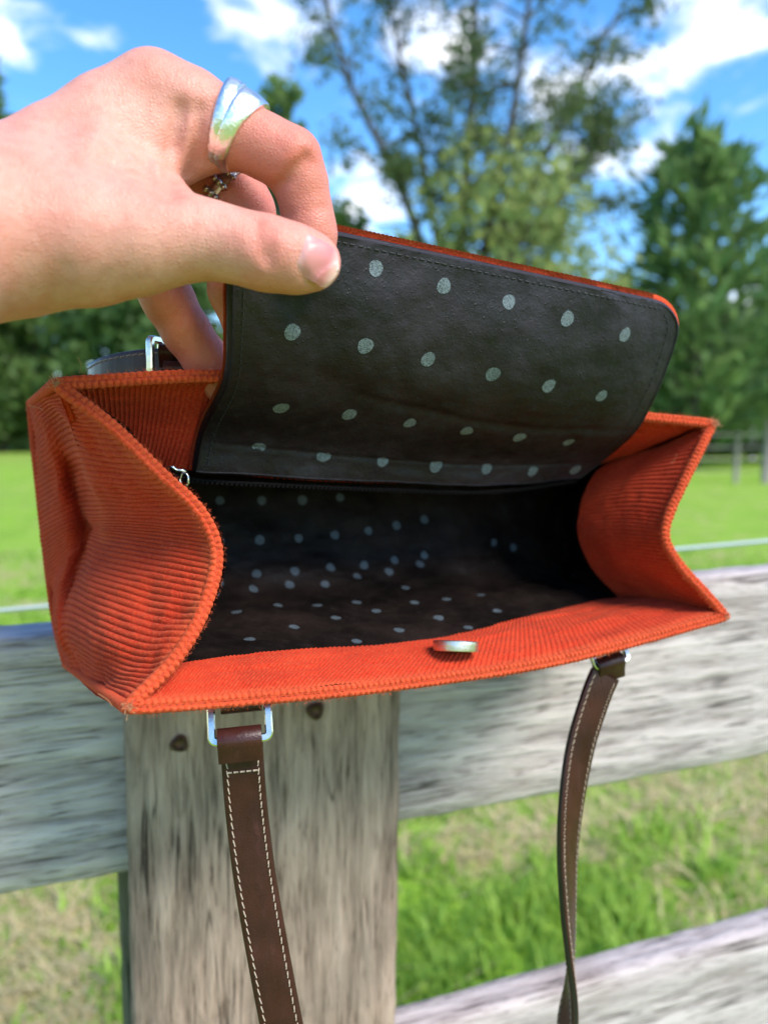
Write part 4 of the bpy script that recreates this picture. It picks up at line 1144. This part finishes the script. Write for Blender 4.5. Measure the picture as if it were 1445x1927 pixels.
def build_hand():
    fld = Field((-.196, .152, .026), (-.012, .345, .170), .0012)
    C = fld.chain
    fore = C([(-420, 470, .195, 236), (-200, 446, .215, 198), (-20, 428, .236, 150), (60, 420, .240, 134)], .01)
    dors = C([(-20, 418, .240, 120), (120, 312, .250, 97), (215, 238, .256, 84), (288, 186, .258, 73)], .008)
    palm = C([(0, 430, .250, 108), (150, 372, .272, 92), (250, 312, .284, 84)], .01)
    thumb = C(THUMB, .004)
    ind = C(INDEX, .003)
    web = C([(215, 300, .257, 112), (292, 282, .260, 74), (352, 268, .262, 58), (410, 262, .263, 46)], .006)
    web2 = C([(200, 360, .246, 110), (285, 372, .248, 62), (318, 392, .247, 48)], .006)
    d = smin(fore, dors, .012); d = smin(d, palm, .012); d = smin(d, thumb, .007)
    hand0 = d
    d = smin(d, ind, .006); d = smin(d, web, .007); d = smin(d, web2, .006)
    mid = C(MIDDLE, .004); rng_ = C(RING, .004); pin = C(PINKY, .004)
    d = smin(d, np.minimum(mid, np.minimum(rng_, pin)), .0022)
    d0 = d.copy()
    def hit(px, py):
        """camera-frame point of the skin seen at a pixel"""
        z = np.linspace(.16, .33, 500); q = np.stack([(px - W0 / 2) / F * z, z, (H0 / 2 - py) / F * z], 1)
        i = np.round((q - fld.lo) / fld.h).astype(int); ok = np.all((i >= 0) & (i < np.array(d0.shape)), 1)
        v = np.where(ok, d0[tuple(np.clip(i, 0, np.array(d0.shape) - 1).T)], 1)
        k = np.argmax(v < 0); return q[k] if v[k] < 0 else q[250]
    def groove(pts, depth, soft):
        """a skin crease running over the surface"""
        nonlocal d
        c = np.array([hit(*p) for p in pts]); lo = c.min(0) - .008; hi = c.max(0) + .008
        a = np.clip(((lo - fld.lo) / fld.h).astype(int), 0, None); b = ((hi - fld.lo) / fld.h).astype(int) + 1
        sl = tuple(slice(x, y) for x, y in zip(a, b)); Gs = fld.G[sl]; g = None
        for p, q in zip(c[:-1], c[1:]):
            ba = (q - p).astype(np.float32); pa = Gs - p.astype(np.float32); t = np.clip((pa @ ba) / float(ba @ ba), 0, 1)
            x = np.linalg.norm(pa - t[..., None] * ba, axis=-1); g = x if g is None else np.minimum(g, x)
        d[sl] = d[sl] + depth * np.exp(-(g / soft) ** 2)
    def bump(px, py, r, hgt):
        nonlocal d
        g = np.linalg.norm(fld.G - hit(px, py).astype(np.float32), axis=-1)
        d = d - hgt * np.exp(-(g / r) ** 2)
    groove([(484, 414), (488, 440), (496, 482)], .0017, .0017)       # thumb knuckle creases
    groove([(508, 432), (511, 470), (506, 494)], .0012, .0015)
    groove([(470, 425), (474, 464)], .0007, .0014)
    groove([(322, 364), (318, 330), (326, 270), (340, 205)], .0030, .0026)   # folds at the index base
    groove([(358, 325), (372, 270), (378, 205)], .0026, .0022)
    groove([(394, 305), (406, 262), (408, 195)], .0017, .0019)
    groove([(300, 362), (284, 320), (278, 296)], .0026, .0022)
    groove([(316, 360), (260, 318), (205, 300)], .0013, .0034)
    groove([(578, 296), (548, 328), (518, 358)], .0022, .0019)      # inside of the index knuckle
    groove([(588, 312), (556, 348)], .0006, .0015)
    groove([(610, 392), (540, 405)], .0008, .0015)
    groove([(80, 588), (110, 540), (122, 500)], .0006, .0024)       # heel of the thumb
    groove([(600, 446), (578, 452), (567, 472), (565, 500), (574, 524), (598, 533)], .0009, .0013)   # round the thumbnail
    groove([(170, 566), (200, 520)], .0005, .0022)
    groove([(345, 640), (378, 610)], .0006, .0015)
    bump(292, 122, .011, .0011); bump(572, 268, .008, .0008); bump(498, 448, .008, .0006); bump(345, 260, .006, .0007); bump(388, 250, .005, .0005)
    V, Q = surface_nets(d, fld.lo, fld.h)
    # relax the voxel steps
    e = np.concatenate([Q[:, [0, 1]], Q[:, [1, 2]], Q[:, [2, 3]], Q[:, [3, 0]]]); nV = len(V)
    deg = np.bincount(e[:, 0], minlength=nV) + np.bincount(e[:, 1], minlength=nV)
    for it in range(5):
        s = np.zeros_like(V)
        for k in range(3): s[:, k] = np.bincount(e[:, 0], V[e[:, 1], k], nV) + np.bincount(e[:, 1], V[e[:, 0], k], nV)
        L = s / np.maximum(deg, 1)[:, None] - V
        V = V + L * (.55 if it % 2 == 0 else -.52)
    # flushed fingers and knuckles
    def samp(A):
        i = np.clip(np.round((V - fld.lo) / fld.h).astype(int), 0, np.array(A.shape) - 1); return A[i[:, 0], i[:, 1], i[:, 2]]
    px = W0 / 2 + V[:, 0] / V[:, 1] * F; py = H0 / 2 - V[:, 2] / V[:, 1] * F
    near = lambda A: np.clip(1 - np.abs(samp(A)) / .004, 0, 1)
    fl = .85 * near(mid) + .9 * near(rng_) + near(ind) * np.clip((px - 350) / 160, 0, .72)
    fl += near(thumb) * np.clip((px - 440) / 150, 0, .30) + .25 * np.exp(-((px - 320) ** 2 + (py - 345) ** 2) / 60 ** 2)
    fl += .35 * np.exp(-((px - 565) ** 2 + (py - 285) ** 2) / 38 ** 2) + .30 * np.exp(-((px - 498) ** 2 + (py - 455) ** 2) / 42 ** 2)
    fl += .28 * np.exp(-((px - 300) ** 2 + (py - 120) ** 2) / 50 ** 2)
    # forearm carries on to the elbow beside the photographer
    a0, a1 = cam_pt(-200, 440, .215), cam_pt(-420, 470, .195)
    path = crom([a0, a1, np.array([-.205, .125, .040]), np.array([-.262, .030, .000]), np.array([-.300, -.040, -.030])], np.linspace(0, 1, 40))
    rr = np.interp(np.linspace(0, 1, 40), [0, .25, .5, .8, .93, .98, 1], [.0296, .0322, .0370, .0420, .0405, .030, .012])
    tv, tf = tube_geo(path, rr, 36)
    tf = np.array([q for q in tf if len(q) == 4]) + len(V)
    V = np.concatenate([V, tv]); Q = np.concatenate([Q, tf]); fl = np.concatenate([fl, np.zeros(len(tv))])
    w = cam2world(V)
    o = mesh_obj('person', w, Q, M_SKIN, None, True, {'flush': np.clip(fl, 0, .9)})
    tag(o, 'bare forearm and hand wearing two rings, pinching up the flap of the orange bag', 'person')
    return o, fld, d, ind, mid
HAND, FLD, HD, HIND, HMID = build_hand()

def sdf_at(A, p):
    """trilinear sample of a field at a camera-frame point"""
    q = (p - FLD.lo) / FLD.h; i = np.clip(np.floor(q).astype(int), 0, np.array(A.shape) - 2); f = q - i
    r = 0
    for a in (0, 1):
        for b in (0, 1):
            for c in (0, 1):
                r += A[i[0] + a, i[1] + b, i[2] + c] * (f[0] if a else 1 - f[0]) * (f[1] if b else 1 - f[1]) * (f[2] if c else 1 - f[2])
    return r
def march(A, p, d, mx=.05):
    t = 0
    for _ in range(60):
        s = sdf_at(A, p + d * t)
        if s < 1e-5 or t > mx: break
        t += max(s * .8, 1e-5)
    return p + d * t
def grad(A, p, e=.0012):
    return unit(np.array([sdf_at(A, p + np.eye(3)[k] * e) - sdf_at(A, p - np.eye(3)[k] * e) for k in range(3)]))

def build_nail():
    # thumbnail lies on the skin, facing the camera and a little up
    c0 = march(HD, cam_pt(604, 486, .20), unit(cam_pt(604, 486, 1.0)), .08)
    nrm = unit(grad(HD, c0) * .6 + np.array([.10, -.85, .35]))
    lx = unit(np.array([.96, .0, -.26])); lx = unit(lx - nrm * (lx @ nrm)); ly = np.cross(nrm, lx)
    if ly[2] < 0: ly = -ly
    nu, nv = 26, 22; V = np.empty((nu, nv, 3))
    for i, u in enumerate(np.linspace(-1, 1, nu)):
        for j, v in enumerate(np.linspace(-1, 1, nv)):
            hw = .0065 * (1 - .10 * max(0, u) ** 3) * math.sqrt(max(0, 1 - max(0, abs(u) - .45) ** 2 * (1.1 if u > 0 else .5) / .3025))
            p = c0 + lx * (u * .0068) + ly * (v * hw)
            q = march(HD, p + nrm * .012, -nrm, .012 + .0009 + .0022 * v * v + .0012 * max(0, u))
            edge = max(abs(v), abs(u) if u < 0 else 0)
            V[i, j] = q + nrm * (.00042 - .0007 * max(0, edge - .82) / .18 * .9 + (.0004 * max(0, u - .7) / .3))
    return mesh_obj('thumbnail', cam2world(V), grid_faces(nu, nv), M_NAIL, HAND, True, {'along': np.repeat(np.linspace(0, 1, nu), nv)})
build_nail()

def finger_ring(name, label, A, c, axis, profile, mat, n=96, squash=1.0):
    """band that hugs a finger: profile(theta) -> list of (along, out) section points"""
    axis = unit(axis); a = unit(np.cross(axis, [0, 1.0, 0.05])); b = np.cross(axis, a)
    V = []
    for k in range(n):
        t = 2 * math.pi * k / n; d = a * math.cos(t) + b * math.sin(t)
        row = []
        for al, out in profile(t):
            p0 = c + axis * al
            # march from the finger's axis outwards until the skin ends
            lo, hi = .003, .030
            for _ in range(22):
                m = (lo + hi) / 2
                if sdf_at(A, p0 + d * m) < 0: lo = m
                else: hi = m
            row.append(p0 + d * (min(lo, .0165) + out))
        V.append(row)
    V = np.array(V); m = V.shape[1]
    # smooth round the finger
    for _ in range(6): V = (np.roll(V, 1, 0) + 2 * V + np.roll(V, -1, 0)) / 4
    o = mesh_obj(name, cam2world(V), grid_faces(n, m, True, True), mat)
    md = o.modifiers.new('edge', 'EDGE_SPLIT'); md.split_angle = math.radians(50)
    tag(o, label, 'ring'); return o, V, axis, a, b
def build_rings():
    # wide wrapped silver ring on the index finger: two flaring ends that overlap on top
    p, q = cam_pt(432, 244, .260), cam_pt(500, 277, .261); ax = unit(q - p); c = p + ax * .0015
    def sect(sk, w, base, lift):
        n = 7; top = [(sk - w * math.cos(math.pi * k / (n - 1)), base + lift + .0010 * math.sin(math.pi * k / (n - 1)) ** .6) for k in range(n)]
        return top + [(sk + w * .9, base - .0008), (sk - w * .9, base - .0008)]
    def prof(t):
        up = .5 + .5 * math.cos(t - math.radians(UPA))
        return sect(-.0012 - .0030 * up ** 1.6, .0022 + .0006 * up, .0004, .0022 * up ** 3)
    def prof2(t):
        up = .5 + .5 * math.cos(t - math.radians(UPA + 4))
        return sect(.0010 + .0024 * up ** 1.5, .0024 + .0022 * up ** 1.4, .0006, .0012 * up ** 3)
    UPA = 180 if True else 0
    A0 = unit(np.cross(ax, [0, 1.0, 0.05]))
    if A0[2] > 0: UPA = 0
    o1, *_ = finger_ring('silver_ring', 'wide wrapped hammered silver ring with flared ends on the index finger', HIND, c, ax, prof, M_SILVER)
    o2, *_ = finger_ring('ring_band', '', HIND, c, ax, prof2, M_SILVER)
    for k in ('label', 'category'): del o2[k]
    o2.parent = o1
    # thin ring with bead clusters on the middle finger
    p, q = cam_pt(385, 322, .288), cam_pt(440, 376, .290); ax = unit(q - p); c = (p + q) / 2 + ax * .0038
    pr = lambda t: [(-.0019, -.0002), (-.0019, .0010), (0, .0014), (.0019, .0010), (.0019, -.0002)]
    o, V, ax, a, b = finger_ring('beaded_ring', 'narrow old silver ring with clusters of small beads on the middle finger', HMID, c, ax, pr, M_OLDSILVER)
    B = Bag(); r = np.random.default_rng(2)
    n = len(V)
    vis = [k for k in range(n)]
    for k in range(0, n, 5):
        base = V[k, 2]; d = unit(base - c)
        if (k // 5) % 4 == 3: continue
        for s in (-1, 0, 1):
            cc = base + ax * s * .0022 + d * .0008; R = .0010 + .0004 * r.random()
            u = np.linspace(0, np.pi, 6); w = np.linspace(0, 2 * np.pi, 8, endpoint=False)
            S = np.array([[cc + R * np.array([math.sin(x) * math.cos(y), math.sin(x) * math.sin(y), math.cos(x)]) for y in w] for x in u])
            B.add(cam2world(S).reshape(-1, 3), grid_faces(6, 8, False, True))
    bo = B.build('beads', M_OLDSILVER, o); bo['kind'] = 'stuff'
build_rings()
